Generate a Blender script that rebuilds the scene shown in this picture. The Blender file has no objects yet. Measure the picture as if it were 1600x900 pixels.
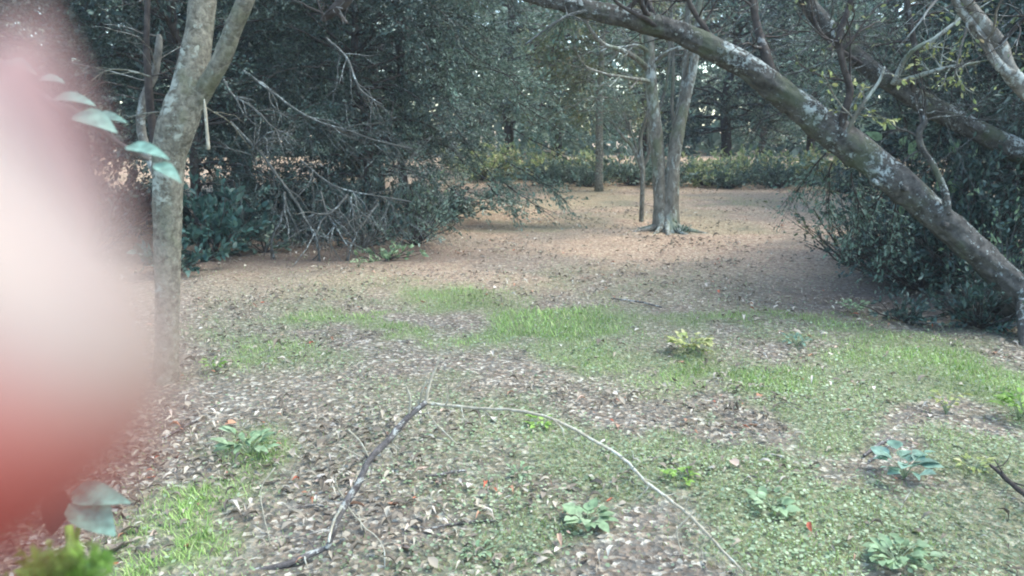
import bpy, math, random
import numpy as np
from mathutils import Vector, Matrix

# ------------------------------------------------------------------ camera, sky, sun
R = math.radians
random.seed(7)
rng = np.random.default_rng(11)
sc = bpy.context.scene
COL = sc.collection
CAM_H = 1.55
F = 1244.0
PITCH = math.atan(250 / F)
cam_d = bpy.data.cameras.new("camera")
cam_d.sensor_width = 36.0
cam_d.lens = 36.0 * F / 1600
cam_d.clip_start = 0.002
cam_d.clip_end = 600
cam_d.dof.use_dof = True
cam_d.dof.focus_distance = 4.0
cam_d.dof.aperture_fstop = 8.5
cam = bpy.data.objects.new("camera", cam_d)
cam.location = (0, 0, CAM_H)
cam.rotation_euler = (math.pi / 2 - PITCH, 0, 0)
COL.objects.link(cam)
sc.camera = cam

SUN_EL, SUN_AZ = R(60), R(85)      # azimuth clockwise from +Y
world = bpy.data.worlds.new("World")
sc.world = world
world.use_nodes = True
wt = world.node_tree
wt.nodes.clear()
sky = wt.nodes.new("ShaderNodeTexSky")
sky.sky_type = 'NISHITA'
sky.sun_disc = False
sky.sun_elevation = SUN_EL
sky.sun_rotation = SUN_AZ
sky.air_density = 1.0
sky.dust_density = 1.0
sky.ozone_density = 0.8
bg = wt.nodes.new("ShaderNodeBackground")
bg.inputs[1].default_value = 0.15
wo = wt.nodes.new("ShaderNodeOutputWorld")
wt.links.new(sky.outputs[0], bg.inputs[0])
wt.links.new(bg.outputs[0], wo.inputs[0])
sun_d = bpy.data.lights.new("sun", 'SUN')
sun_d.energy = 1.2
sun_d.angle = R(40)
sun_d.color = (1.0, 0.93, 0.84)
sun = bpy.data.objects.new("sun", sun_d)
sv = Vector((math.sin(SUN_AZ) * math.cos(SUN_EL), math.cos(SUN_AZ) * math.cos(SUN_EL), math.sin(SUN_EL)))
sun.rotation_euler = sv.to_track_quat('Z', 'Y').to_euler()
sun.location = sv * 30
COL.objects.link(sun)
vs = sc.view_settings
vs.view_transform = 'Standard'
vs.look = 'None'
vs.gamma = 1.0
vs.use_curve_mapping = False
vs.exposure = 2.12
vs.use_white_balance = True
vs.white_balance_temperature = 6500
vs.white_balance_tint = 2
sc.cycles.filter_width = 2.0
sc.cycles.max_bounces = 5
sc.cycles.diffuse_bounces = 3
sc.cycles.glossy_bounces = 1
sc.cycles.transmission_bounces = 2
sc.cycles.transparent_max_bounces = 4
sc.cycles.caustics_reflective = False
sc.cycles.caustics_refractive = False

# ------------------------------------------------------------------ numbers
CP, SP = math.cos(PITCH), math.sin(PITCH)


def ray(x, y):
    a, b = (x - 800) / F, -(y - 450) / F
    return np.array([a, CP + b * SP, -SP + b * CP])


def at(x, y, d):
    """point seen at photo position (x, y), d metres ahead of the viewer"""
    r = ray(x, y)
    return np.array([0, 0, CAM_H]) + r * (d / r[1])


def on_ground(x, y):
    r = ray(x, y)
    p = np.array([0, 0, CAM_H]) + r * (-CAM_H / r[2])
    for _ in range(4):
        p = np.array([0, 0, CAM_H]) + r * ((gz(p[0], p[1]) - CAM_H) / r[2])
    return p


def _hash(ix, iy, s):
    h = (ix.astype(np.int64) * 374761393 + iy.astype(np.int64) * 668265263 + s * 69069) & 0x7fffffff
    h = ((h ^ (h >> 13)) * 1274126177) & 0x7fffffff
    return ((h ^ (h >> 16)) & 0xffff) / 65535.0


def vnoise(x, y, s=0):
    x = np.asarray(x, float); y = np.asarray(y, float)
    ix, iy = np.floor(x), np.floor(y)
    fx, fy = x - ix, y - iy
    fx = fx * fx * (3 - 2 * fx); fy = fy * fy * (3 - 2 * fy)
    a = _hash(ix, iy, s); b = _hash(ix + 1, iy, s); c = _hash(ix, iy + 1, s); d = _hash(ix + 1, iy + 1, s)
    return (a * (1 - fx) + b * fx) * (1 - fy) + (c * (1 - fx) + d * fx) * fy


def fbm(x, y, s=0, o=4):
    t, a, k = 0, 0.5, 1.0
    for i in range(o):
        t = t + a * vnoise(np.asarray(x) * k + 17.3 * i, np.asarray(y) * k - 9.1 * i, s + i)
        a *= 0.5; k *= 2.03
    return t / (1 - 0.5 ** o)


def gz(x, y):
    x = np.asarray(x, float); y = np.asarray(y, float)
    return 0.10 * (fbm(x * 0.35, y * 0.35, 3, 3) - 0.5) + 0.035 * (fbm(x * 1.9, y * 1.9, 8, 3) - 0.5)


def sm(a, b, x):
    t = np.clip((x - a) / (b - a), 0, 1)
    return t * t * (3 - 2 * t)


# patches of the ground, placed from where they lie in the clearing: centre, radii (m)
def blob(x, y, px, py, rx, ry):
    c = on_ground0(px, py)
    return np.exp(-(((x - c[0]) / rx) ** 2 + ((y - c[1]) / ry) ** 2))


def on_ground0(x, y):
    r = ray(x, y)
    return np.array([0, 0, CAM_H]) + r * (-CAM_H / r[2])


GRASS = [(620, 505, .45, .55, 1.0), (850, 505, .62, .6, 1.5), (725, 460, .6, .5, .7), (470, 500, .7, .6, .55),
         (380, 560, .4, .35, .5), (1110, 590, .5, .4, .9), (1230, 500, .8, .6, .55), (1450, 560, .8, .6, .5),
         (1330, 640, .5, .4, .6), (400, 700, .22, .3, .9), (310, 800, .22, .3, 1.3), (250, 880, .2, .2, 1.2),
         (1560, 600, .5, .5, .8), (1150, 500, .5, .4, .5), (560, 540, .5, .3, .4), (1500, 720, .4, .3, .4),
         (1000, 480, .6, .4, .3), (880, 340, 1.2, 1.6, .25), (1200, 320, 2.5, 2.0, .3), (990, 560, .4, .3, .4)]


def grass_cover(x, y):
    g = 0
    for px, py, rx, ry, s in GRASS:
        g = g + s * blob(x, y, px, py, rx, ry)
    n = fbm(x * 2.3, y * 2.3, 21, 4)
    return np.clip(g * sm(.36, .66, n) * 1.1, 0, 1.0)


def clover_cover(x, y):
    g = 0.95 * blob(x, y, 1150, 690, 1.1, .8) + .8 * blob(x, y, 1450, 640, 1.2, .9) + .7 * blob(x, y, 1000, 860, .8, .5) \
        + .5 * blob(x, y, 780, 550, 1.3, .7) + .45 * blob(x, y, 400, 520, 1.1, .7) + .6 * blob(x, y, 1300, 830, 1.0, .5) \
        + .35 * blob(x, y, 800, 440, 2.2, 1.2) + .45 * blob(x, y, 1200, 540, 1.3, .8) + .4 * blob(x, y, 1350, 560, 1.6, 1.0) + .35 * blob(x, y, 950, 640, 1.4, 1.0) + .3 * blob(x, y, 700, 470, 2.0, 1.1)
    n = fbm(x * 1.7, y * 1.7, 33, 4)
    return np.clip(g * sm(.33, .60, n) * 1.25, 0, 1)


def dark_soil(x, y):
    """bare, darker earth under the bushes at both sides"""
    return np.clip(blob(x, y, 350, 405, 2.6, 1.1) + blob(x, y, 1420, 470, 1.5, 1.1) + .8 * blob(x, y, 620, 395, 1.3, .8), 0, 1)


# ------------------------------------------------------------------ mesh helpers
class Geo:
    def __init__(s):
        s.v, s.q, s.n, s.t = [], [], 0, []

    def add(s, v, quads, tris=None):
        v = np.asarray(v, float).reshape(-1, 3)
        if len(quads):
            s.q.append(np.asarray(quads, np.int64).reshape(-1, 4) + s.n)
        if tris is not None and len(tris):
            s.t.append(np.asarray(tris, np.int64).reshape(-1, 3) + s.n)
        s.v.append(v); s.n += len(v)

    def tube(s, pts, rad, k=6, rough=0.0, cap=True, seed=0, flute=0.0):
        pts = np.asarray(pts, float); rad = np.asarray(rad, float)
        n = len(pts)
        tan = np.gradient(pts, axis=0)
        tan /= np.linalg.norm(tan, axis=1)[:, None] + 1e-9
        ref = np.array([1.0, 0, 0]) if abs(tan[0][0]) < .8 else np.array([0, 1.0, 0])
        u = np.empty_like(pts)
        a = ref
        for i in range(n):
            a = a - tan[i] * (a @ tan[i]); a = a / (np.linalg.norm(a) + 1e-9); u[i] = a
        w = np.cross(tan, u)
        th = np.arange(k) * 2 * math.pi / k
        rr = np.repeat(rad[:, None], k, 1)
        if rough:
            al = np.concatenate([[0], np.cumsum(np.linalg.norm(np.diff(pts, axis=0), axis=1))])
            sc_ = 1.0 / max(rad.max(), 1e-3)
            nn = fbm(np.cos(th)[None] * 1.3 + al[:, None] * sc_ * .45 + seed, np.sin(th)[None] * 1.3 + al[:, None] * sc_ * .17, 5 + seed, 4) - .5
            n2 = fbm(th[None] * 3.2 + seed, al[:, None] * sc_ * 1.6, 9 + seed, 3) - .5
            n2 = n2 * np.sin(th[None] / 2) ** .5
            rr = rr * (1 + rough * (1.4 * nn + .9 * n2))
        if flute:
            al = np.linalg.norm(pts - pts[0], axis=1)[:, None]
            rr = rr * (1 + flute * np.exp(-al / (.9 * rad[0] * 2)) * (0.5 + 0.5 * np.sin(th[None] * 5 + seed)) ** 2)
        v = pts[:, None] + rr[..., None] * (np.cos(th)[None, :, None] * u[:, None] + np.sin(th)[None, :, None] * w[:, None])
        v = v.reshape(-1, 3)
        i = np.arange(n - 1)[:, None] * k; j = np.arange(k)[None]; j2 = (j + 1) % k
        q = np.stack([i + j, i + j2, i + k + j2, i + k + j], -1).reshape(-1, 4)
        tr = []
        if cap:
            v = np.vstack([v, pts[0], pts[-1] + tan[-1] * rad[-1] * .6])
            c0, c1 = n * k, n * k + 1
            for a_ in range(k):
                b_ = (a_ + 1) % k
                tr.append((c0, b_, a_)); tr.append((c1, (n - 1) * k + a_, (n - 1) * k + b_))
        s.add(v, q, tr)

    def leaves(s, tpl, pos, d, nrm, size, width=1.0):
        """copies of the flat or curved leaf tpl=(verts, quads): x across, y along, z up"""
        tv, tq = tpl
        pos = np.asarray(pos, float); N = len(pos)
        if N == 0: return
        d = d / (np.linalg.norm(d, axis=1)[:, None] + 1e-9)
        nrm = nrm - d * (nrm * d).sum(1)[:, None]
        nrm /= np.linalg.norm(nrm, axis=1)[:, None] + 1e-9
        side = np.cross(d, nrm)
        size = np.broadcast_to(np.asarray(size, float), (N,))
        width = np.broadcast_to(np.asarray(width, float), (N,))
        V = pos[:, None] + size[:, None, None] * (tv[None, :, 0:1] * width[:, None, None] * side[:, None] + tv[None, :, 1:2] * d[:, None] + tv[None, :, 2:3] * nrm[:, None])
        m = len(tv)
        Q = tq[None] + (np.arange(N) * m)[:, None, None]
        s.add(V.reshape(-1, 3), Q.reshape(-1, 4))

    def build(s, name, mat, parent=None, smooth=True, loc=None):
        v = np.vstack(s.v)
        if loc is not None: v = v - np.asarray(loc)
        q = np.vstack(s.q) if s.q else np.zeros((0, 4), int)
        t = np.vstack(s.t) if s.t else np.zeros((0, 3), int)
        me = bpy.data.meshes.new(name)
        me.vertices.add(len(v)); me.vertices.foreach_set('co', v.astype(np.float32).ravel())
        nl = q.size + t.size
        me.loops.add(nl); me.loops.foreach_set('vertex_index', np.concatenate([q.ravel(), t.ravel()]).astype(np.int32))
        me.polygons.add(len(q) + len(t))
        st = np.concatenate([np.arange(len(q)) * 4, q.size + np.arange(len(t)) * 3]).astype(np.int32)
        me.polygons.foreach_set('loop_start', st)
        me.update(calc_edges=True)
        if smooth: me.polygons.foreach_set('use_smooth', np.ones(len(q) + len(t), bool))
        me.materials.append(mat)
        o = bpy.data.objects.new(name, me)
        COL.objects.link(o)
        if parent is not None: o.parent = parent
        return o


def rv(n, z=1.0):
    v = rng.normal(size=(n, 3)); v[:, 2] *= z
    return v / (np.linalg.norm(v, axis=1)[:, None] + 1e-9)


def tag(o, label=None, cat=None, group=None, kind=None):
    if label: o['label'] = label
    if cat: o['category'] = cat
    if group: o['group'] = group
    if kind: o['kind'] = kind
    return o


def empty(name, loc, label, cat, group=None):
    o = bpy.data.objects.new(name, None)
    o.location = [float(c) for c in loc]; o.empty_display_size = .1
    COL.objects.link(o)
    return tag(o, label, cat, group)


def spline(P, m=8):
    """Catmull-Rom through rows of P (any number of columns)"""
    P = np.asarray(P, float)
    Q = np.vstack([2 * P[0] - P[1], P, 2 * P[-1] - P[-2]])
    out = []
    for i in range(1, len(Q) - 2):
        t = np.linspace(0, 1, m, endpoint=False)[:, None]
        a, b, c, d = Q[i - 1], Q[i], Q[i + 1], Q[i + 2]
        out.append(.5 * ((2 * b) + (c - a) * t + (2 * a - 5 * b + 4 * c - d) * t ** 2 + (3 * b - a - 3 * c + d) * t ** 3))
    out.append(P[-1:])
    return np.vstack(out)


def px_path(rows, m=8):
    """rows (x, y, distance, width in photo pixels) -> points, radii"""
    A = []
    for x, y, d, w in rows:
        p = at(x, y, d); A.append([*p, w * (.4 if w > 12 else .5 - .1 * max(0, w - 6) / 6) * d / F])
    S = spline(A, m)
    return S[:, :3], np.maximum(S[:, 3], .0008)


def leaf_tpl(nseg=4, wid=.42, curl=.12, fold=.10, tip=1.0, skew=0.0, heart=False):
    """pointed leaf of length 1 with a folded midrib"""
    v, q = [], []
    for i in range(nseg + 1):
        t = i / nseg
        w = wid * .5 * (math.sin(math.pi * min(1, t * .97 + .02) ** (.62 if heart else .8)) ** .9) if 0 < i < nseg else .012
        z = curl * (4 * t * (1 - t)) * (-1 if curl < 0 else 1) * abs(1)
        z = curl * math.sin(t * math.pi * .9)
        x0 = skew * t * t
        v += [(x0 - w, t, z + fold * w * 2), (x0, t, z), (x0 + w, t, z + fold * w * 2)]
    for i in range(nseg):
        a = i * 3
        q += [(a, a + 1, a + 4, a + 3), (a + 1, a + 2, a + 5, a + 4)]
    return np.array(v), np.array(q)


T_RH = (np.array([(0, 0, 0), (.24, .5, .05), (0, 1, -.03), (-.24, .5, .05)]), np.array([(0, 1, 2, 3)]))
T_SM = (np.array([(0, 0, 0), (.2, .35, .07), (.17, .7, .06), (0, 1, -.04), (-.17, .7, .06), (-.2, .35, .07)]), np.array([(0, 1, 2, 3), (0, 3, 4, 5)]))
T_LEAF = leaf_tpl(5, .46, .10, .12)
T_HEART = leaf_tpl(6, .52, .10, .10, heart=True)
T_DRY = [leaf_tpl(3, .34, .30, .5, skew=.25), leaf_tpl(3, .30, -.22, .7, skew=-.2), leaf_tpl(3, .42, .14, .3), leaf_tpl(3, .26, .42, .9, skew=.1)]

# ------------------------------------------------------------------ materials
MATS = {}


def mat_new(name):
    m = bpy.data.materials.new(name); m.use_nodes = True
    nt = m.node_tree; nt.nodes.clear()
    return m, nt, nt.nodes.new, nt.links.new


def ramp(N, stops, interp='LINEAR'):
    r = N("ShaderNodeValToRGB"); r.color_ramp.interpolation = interp
    e = r.color_ramp.elements
    while len(e) > 1: e.remove(e[-1])
    e[0].position = stops[0][0]; e[0].color = (*stops[0][1], 1)
    for p, c in stops[1:]:
        x = e.new(p); x.color = (*c, 1)
    return r


def mix(N, L, f, a, b):
    m = N("ShaderNodeMix"); m.data_type = 'RGBA'
    for s, val in ((0, f), (6, a), (7, b)):
        if hasattr(val, 'is_output'): L(val, m.inputs[s])
        elif s == 0: m.inputs[0].default_value = val
        else: m.inputs[s].default_value = (*val, 1)
    return m.outputs[2]


def noise(N, L, co, scale, detail=4, rough=.55, dist=0):
    n = N("ShaderNodeTexNoise"); n.inputs['Scale'].default_value = scale
    n.inputs['Detail'].default_value = detail; n.inputs['Roughness'].default_value = rough; n.inputs['Distortion'].default_value = dist
    L(co, n.inputs['Vector'])
    return n.outputs[0]


def leaf_mat(name, stops, rough=.45, trans=.25, spec=.5, nscale=1.2):
    m, nt, N, L = mat_new(name)
    g = N("ShaderNodeNewGeometry"); tc = N("ShaderNodeTexCoord")
    r = ramp(N, stops); L(g.outputs['Random Per Island'], r.inputs[0])
    n = noise(N, L, tc.outputs['Object'], nscale, 2)
    hs = N("ShaderNodeHueSaturation"); L(r.outputs[0], hs.inputs['Color'])
    mr = N("ShaderNodeMapRange"); L(n, mr.inputs[0])
    mr.inputs[1].default_value = .3; mr.inputs[2].default_value = .7; mr.inputs[3].default_value = .6; mr.inputs[4].default_value = 1.45
    L(mr.outputs[0], hs.inputs['Value'])
    p = N("ShaderNodeBsdfPrincipled"); L(hs.outputs[0], p.inputs['Base Color'])
    p.inputs['Roughness'].default_value = rough; p.inputs['Specular IOR Level'].default_value = spec
    o = N("ShaderNodeOutputMaterial")
    if trans:
        t = N("ShaderNodeBsdfTranslucent"); L(hs.outputs[0], t.inputs[0])
        ms = N("ShaderNodeMixShader"); ms.inputs[0].default_value = trans
        L(p.outputs[0], ms.inputs[1]); L(t.outputs[0], ms.inputs[2]); L(ms.outputs[0], o.inputs[0])
    else: L(p.outputs[0], o.inputs[0])
    return m


def bark_mat(name, dark, light, lichen, amount, scale=18, moss=None, bump=.6, lscale=9, zdark=None, stretch=1.0):
    """bark: fissured two-tone wood with crusts of pale lichen"""
    m, nt, N, L = mat_new(name)
    tc = N("ShaderNodeTexCoord")
    mp = N("ShaderNodeMapping"); L(tc.outputs['Object'], mp.inputs[0]); mp.inputs['Scale'].default_value = (1, 1, stretch)
    co = mp.outputs[0]
    a = noise(N, L, co, scale, 6, .65, .4)
    r1 = ramp(N, [(.36, dark), (.66, light)]); L(a, r1.inputs[0])
    vo = N("ShaderNodeTexVoronoi"); vo.inputs['Scale'].default_value = scale * 1.6; vo.feature = 'DISTANCE_TO_EDGE'
    wv = noise(N, L, co, scale * .8, 3)
    mxv = N("ShaderNodeMixRGB"); mxv.inputs[0].default_value = .12; L(co, mxv.inputs[1])
    wn = N("ShaderNodeTexNoise"); wn.inputs['Scale'].default_value = 6; L(co, wn.inputs['Vector']); L(wn.outputs[1], mxv.inputs[2])
    L(mxv.outputs[0], vo.inputs['Vector'])
    crack = ramp(N, [(0, (.35, .35, .35)), (.12, (1, 1, 1))]); L(vo.outputs[0], crack.inputs[0])
    mul = N("ShaderNodeMixRGB"); mul.blend_type = 'MULTIPLY'; mul.inputs[0].default_value = .15
    L(r1.outputs[0], mul.inputs[1]); L(crack.outputs[0], mul.inputs[2])
    l1 = noise(N, L, co, lscale, 7, .72, .3)
    th = .62 - amount * .25
    big = noise(N, L, co, lscale * .13, 3, .5)
    ge = N("ShaderNodeNewGeometry"); sz_ = N("ShaderNodeSeparateXYZ"); L(ge.outputs['Normal'], sz_.inputs[0])
    up_ = N("ShaderNodeMath"); up_.operation = 'MULTIPLY_ADD'; up_.inputs[1].default_value = .05; L(sz_.outputs[2], up_.inputs[0]); L(l1, up_.inputs[2])
    bg_ = N("ShaderNodeMath"); bg_.operation = 'MULTIPLY_ADD'; bg_.inputs[1].default_value = .55; bg_.inputs[2].default_value = -.275; L(big, bg_.inputs[0])
    sm_ = N("ShaderNodeMath"); sm_.operation = 'ADD'; L(up_.outputs[0], sm_.inputs[0]); L(bg_.outputs[0], sm_.inputs[1])
    lm = ramp(N, [(th, (0, 0, 0)), (th + .06, (1, 1, 1))]); L(sm_.outputs[0], lm.inputs[0])
    lc = ramp(N, [(.3, tuple(c * .75 for c in lichen)), (.7, lichen)]); L(noise(N, L, co, 40, 3), lc.inputs[0])
    c = mix(N, L, lm.outputs[0], mul.outputs[0], lc.outputs[0])
    if moss:
        mm = ramp(N, [(.52, (0, 0, 0)), (.62, (1, 1, 1))]); L(noise(N, L, co, 3.1, 5, .6), mm.inputs[0])
        c = mix(N, L, mm.outputs[0], c, mix(N, L, .5, moss, c))
    p = N("ShaderNodeBsdfPrincipled"); L(c, p.inputs['Base Color']); p.inputs['Roughness'].default_value = .85
    p.inputs['Specular IOR Level'].default_value = .25
    add = N("ShaderNodeMath"); add.operation = 'ADD'; L(a, add.inputs[0]); L(noise(N, L, co, scale * 2.4, 5, .7, 1.0), add.inputs[1])
    ad2 = N("ShaderNodeMath"); ad2.operation = 'MULTIPLY_ADD'; L(lm.outputs[0], ad2.inputs[0]); ad2.inputs[1].default_value = .5; L(add.outputs[0], ad2.inputs[2])
    b = N("ShaderNodeBump"); b.inputs['Strength'].default_value = bump; b.inputs['Distance'].default_value = .012
    L(ad2.outputs[0], b.inputs['Height']); L(b.outputs[0], p.inputs['Normal'])
    o = N("ShaderNodeOutputMaterial"); L(p.outputs[0], o.inputs[0])
    return m


def ground_mat():
    m, nt, N, L = mat_new("forest_floor")
    tc = N("ShaderNodeTexCoord"); co = tc.outputs['Object']
    at_ = N("ShaderNodeAttribute"); at_.attribute_name = 'cover'
    sx = N("ShaderNodeSeparateColor"); L(at_.outputs['Color'], sx.inputs[0])
    soil = ramp(N, [(.3, (.085, .077, .066)), (.5, (.145, .134, .114)), (.72, (.22, .205, .175))])
    L(noise(N, L, co, 5.5, 8, .68), soil.inputs[0])
    vo = N("ShaderNodeTexVoronoi"); vo.inputs['Scale'].default_value = 42; vo.inputs['Randomness'].default_value = 1
    L(co, vo.inputs['Vector'])
    sep = N("ShaderNodeSeparateColor"); L(vo.outputs['Color'], sep.inputs[0])
    litter = ramp(N, [(0, (.09, .07, .052)), (.35, (.18, .14, .105)), (.62, (.28, .22, .165)), (.82, (.38, .33, .26)), (.93, (.52, .48, .40))])
    L(sep.outputs[0], litter.inputs[0])
    lmask = ramp(N, [(.42, (0, 0, 0)), (.56, (1, 1, 1))]); L(noise(N, L, co, 26, 4, .7), lmask.inputs[0])
    c = mix(N, L, lmask.outputs[0], soil.outputs[0], litter.outputs[0])
    # straw-pale leaf carpet of the far clearing
    straw = ramp(N, [(.1, (.24, .155, .11)), (.5, (.45, .30, .20)), (.85, (.60, .47, .33))])
    L(sep.outputs[1], straw.inputs[0])
    c = mix(N, L, sx.outputs[1], c, straw.outputs[0])
    gr = ramp(N, [(.3, (.11, .14, .06)), (.6, (.20, .25, .11)), (.8, (.29, .34, .17))])
    L(noise(N, L, co, 60, 4, .7), gr.inputs[0])
    gm = N("ShaderNodeMath"); gm.operation = 'MULTIPLY'; gm.inputs[1].default_value = .85; L(sx.outputs[0], gm.inputs[0])
    c = mix(N, L, gm.outputs[0], c, gr.outputs[0])
    dk = mix(N, L, noise(N, L, co, 30, 4), (.035, .028, .026), (.11, .085, .075))  # darker earth tone for the ground under the bushes
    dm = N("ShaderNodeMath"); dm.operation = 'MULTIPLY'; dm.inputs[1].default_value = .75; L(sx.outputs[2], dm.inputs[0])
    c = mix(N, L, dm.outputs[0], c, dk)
    p = N("ShaderNodeBsdfPrincipled"); L(c, p.inputs['Base Color']); p.inputs['Roughness'].default_value = .9
    p.inputs['Specular IOR Level'].default_value = .2
    b = N("ShaderNodeBump"); b.inputs['Strength'].default_value = .8; b.inputs['Distance'].default_value = .02
    h = N("ShaderNodeMath"); h.operation = 'ADD'; L(noise(N, L, co, 34, 6, .7), h.inputs[0]); L(vo.outputs['Distance'], h.inputs[1])
    L(h.outputs[0], b.inputs['Height']); L(b.outputs[0], p.inputs['Normal'])
    o = N("ShaderNodeOutputMaterial"); L(p.outputs[0], o.inputs[0])
    return m


M_GROUND = ground_mat()
M_LITTER = leaf_mat('dry_leaf', [(0, (.13, .108, .085)), (.35, (.20, .168, .132)), (.62, (.29, .245, .19)), (.84, (.41, .36, .28)),
                                 (.93, (.58, .52, .45)), (.98, (.40, .21, .13)), (1, (.42, .10, .06))], .75, .12, .2, .6)
M_LITTER_B = leaf_mat('grey_leaf', [(0, (.24, .215, .165)), (.5, (.40, .365, .29)), (1, (.60, .56, .46))], .7, .1, .2, .6)
M_GRASS = leaf_mat('grass_blade', [(0, (.16, .25, .06)), (.6, (.25, .38, .10)), (.9, (.35, .47, .16)), (1, (.48, .46, .24))], .5, .3)
M_CLOVER = leaf_mat('clover_leaf', [(0, (.14, .19, .10)), (.6, (.22, .28, .155)), (1, (.32, .38, .24))], .5, .2)
M_HEDGE = leaf_mat('evergreen_leaf', [(0, (.028, .050, .042)), (.5, (.048, .08, .066)), (.85, (.085, .13, .105)), (1, (.17, .21, .17))], .5, .15, .4, .5)
M_HEDGE_B = leaf_mat('privet_leaf', [(0, (.08, .13, .095)), (.5, (.13, .20, .15)), (.85, (.22, .29, .22)), (1, (.36, .41, .34))], .5, .22, .4, .5)
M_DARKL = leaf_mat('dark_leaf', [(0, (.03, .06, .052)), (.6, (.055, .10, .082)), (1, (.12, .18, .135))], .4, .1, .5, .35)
M_OLIVE = leaf_mat('olive_leaf', [(0, (.09, .12, .055)), (.6, (.17, .21, .10)), (.9, (.27, .29, .15)), (1, (.38, .30, .18))], .45, .2, .4, .5)
M_YELL = leaf_mat('sun_tinted_leaf', [(0, (.16, .24, .09)), (.4, (.33, .40, .18)), (.8, (.58, .60, .32)), (1, (.7, .58, .38))], .45, .4, .4, .6)  # yellow of sunlit leaves is put into the colour
M_TEAL = leaf_mat('bluish_leaf', [(0, (.11, .19, .14)), (.6, (.17, .27, .20)), (1, (.25, .36, .28))], .55, .2, .3, 25)
M_DTEAL = leaf_mat('dark_bluish_leaf', [(0, (.03, .07, .06)), (.6, (.05, .11, .09)), (1, (.09, .16, .13))], .5, .2, .35, 1)  # darker bluish leaf for the thicket shrubs
M_PALE = leaf_mat('pale_leaf', [(0, (.16, .24, .13)), (.6, (.24, .33, .18)), (1, (.34, .42, .26))], .6, .25, .3, 25)
M_LIME = leaf_mat('lime_leaf', [(0, (.14, .25, .05)), (.6, (.22, .36, .07)), (1, (.32, .45, .13))], .55, .35, .3, 25)
M_YWEED = leaf_mat('yellow_leaf', [(0, (.24, .29, .09)), (.6, (.38, .40, .14)), (1, (.50, .46, .24))], .5, .3, .4, 25)
M_SPRIG = leaf_mat('silvery_leaf', [(0, (.13, .25, .19)), (1, (.22, .34, .27))], .45, .3, .5, 110)
M_BROWNL = leaf_mat('withered_leaf', [(0, (.05, .035, .03)), (1, (.09, .06, .05))], .6, .2, .3, 1)

M_BARK_FORK = bark_mat('flaky_bark', (.10, .09, .068), (.33, .305, .235), (.44, .45, .37), .30, 28, (.15, .16, .09), 1.0, 14)
M_BARK_LEAN = bark_mat('lichened_bark', (.036, .033, .029), (.125, .116, .104), (.40, .44, .42), .24, 17, (.09, .11, .06), 1.0, 26)
M_BARK_TWIN = bark_mat('grey_bark', (.10, .09, .07), (.26, .245, .20), (.40, .43, .38), .36, 12, (.10, .13, .05), .7, 14, stretch=.5)
M_BARK_DARK = bark_mat('dark_bark', (.030, .024, .022), (.085, .07, .06), (.25, .26, .25), .05, 14, None, .5, 8)
M_BARK_PALE = bark_mat('pale_bark', (.10, .09, .075), (.26, .24, .205), (.44, .46, .42), .4, 14, None, .7, 9)
M_TWIG = bark_mat('dead_twig', (.05, .05, .046), (.12, .122, .11), (.30, .34, .33), .15, 30, None, .3, 25)
M_STICK = bark_mat('broken_branch', (.065, .055, .052), (.17, .15, .14), (.42, .42, .38), .25, 40, None, .4, 30)
M_STRAWT = bark_mat('peeled_twig', (.26, .23, .17), (.44, .40, .31), (.5, .5, .42), .3, 40, None, .3, 30)

# ------------------------------------------------------------------ ground
def axis(lo, hi, fine_lo, fine_hi, step, growth):
    a = list(np.arange(fine_lo, fine_hi, step))
    s, x = step, a[-1]
    while x < hi: s *= growth; x += s; a.append(x)
    s, x = step, a[0]; pre = []
    while x > lo: s *= growth; x -= s; pre.append(x)
    return np.array(pre[::-1] + a)


gxs = axis(-320, 320, -7, 8, .06, 1.10)
gys = axis(-120, 480, 1.2, 17, .06, 1.09)
GX, GY = np.meshgrid(gxs, gys)
GZ = gz(GX, GY) + np.where(GY < 20, .02 * (fbm(GX * 9, GY * 9, 40, 3) - .5), 0)
g = Geo()
nx, ny = len(gxs), len(gys)
ii = (np.arange(ny - 1)[:, None] * nx + np.arange(nx - 1)[None])
g.add(np.stack([GX, GY, GZ], -1).reshape(-1, 3), np.stack([ii, ii + 1, ii + nx + 1, ii + nx], -1).reshape(-1, 4))
ground = g.build('ground', M_GROUND)
tag(ground, 'woodland floor of bare soil, leaf litter and patchy grass', None, None, 'structure')
ca = ground.data.color_attributes.new('cover', 'FLOAT_COLOR', 'POINT')
straw = sm(5.5, 11, GY + 1.5 * (fbm(GX * .5, GY * .5, 50, 3) - .5)) * np.maximum(.35 + .6 * sm(.35, .62, fbm(GX * .9, GY * .9, 61, 4)), sm(17, 22, GY))
gc = np.clip(grass_cover(GX, GY) + .65 * clover_cover(GX, GY), 0, 1)
gc = np.where(GY > 12, np.maximum(gc, .3 * sm(.45, .65, fbm(GX * .6, GY * .6, 71, 4))), gc)
colr = np.stack([gc, straw, dark_soil(GX, GY), np.ones_like(GX)], -1)
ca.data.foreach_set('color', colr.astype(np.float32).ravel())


def frustum_points(n, y0, y1, power=1.0, margin=1.12, left_extra=0.4):
    """random ground spots over the wedge of floor in sight and a little beyond"""
    u = rng.random(n)
    y = y0 * (y1 / y0) ** (u ** power)
    hw = .66 * y * margin + left_extra
    x = (rng.random(n) * 2 - 1) * hw
    return x, y


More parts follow.
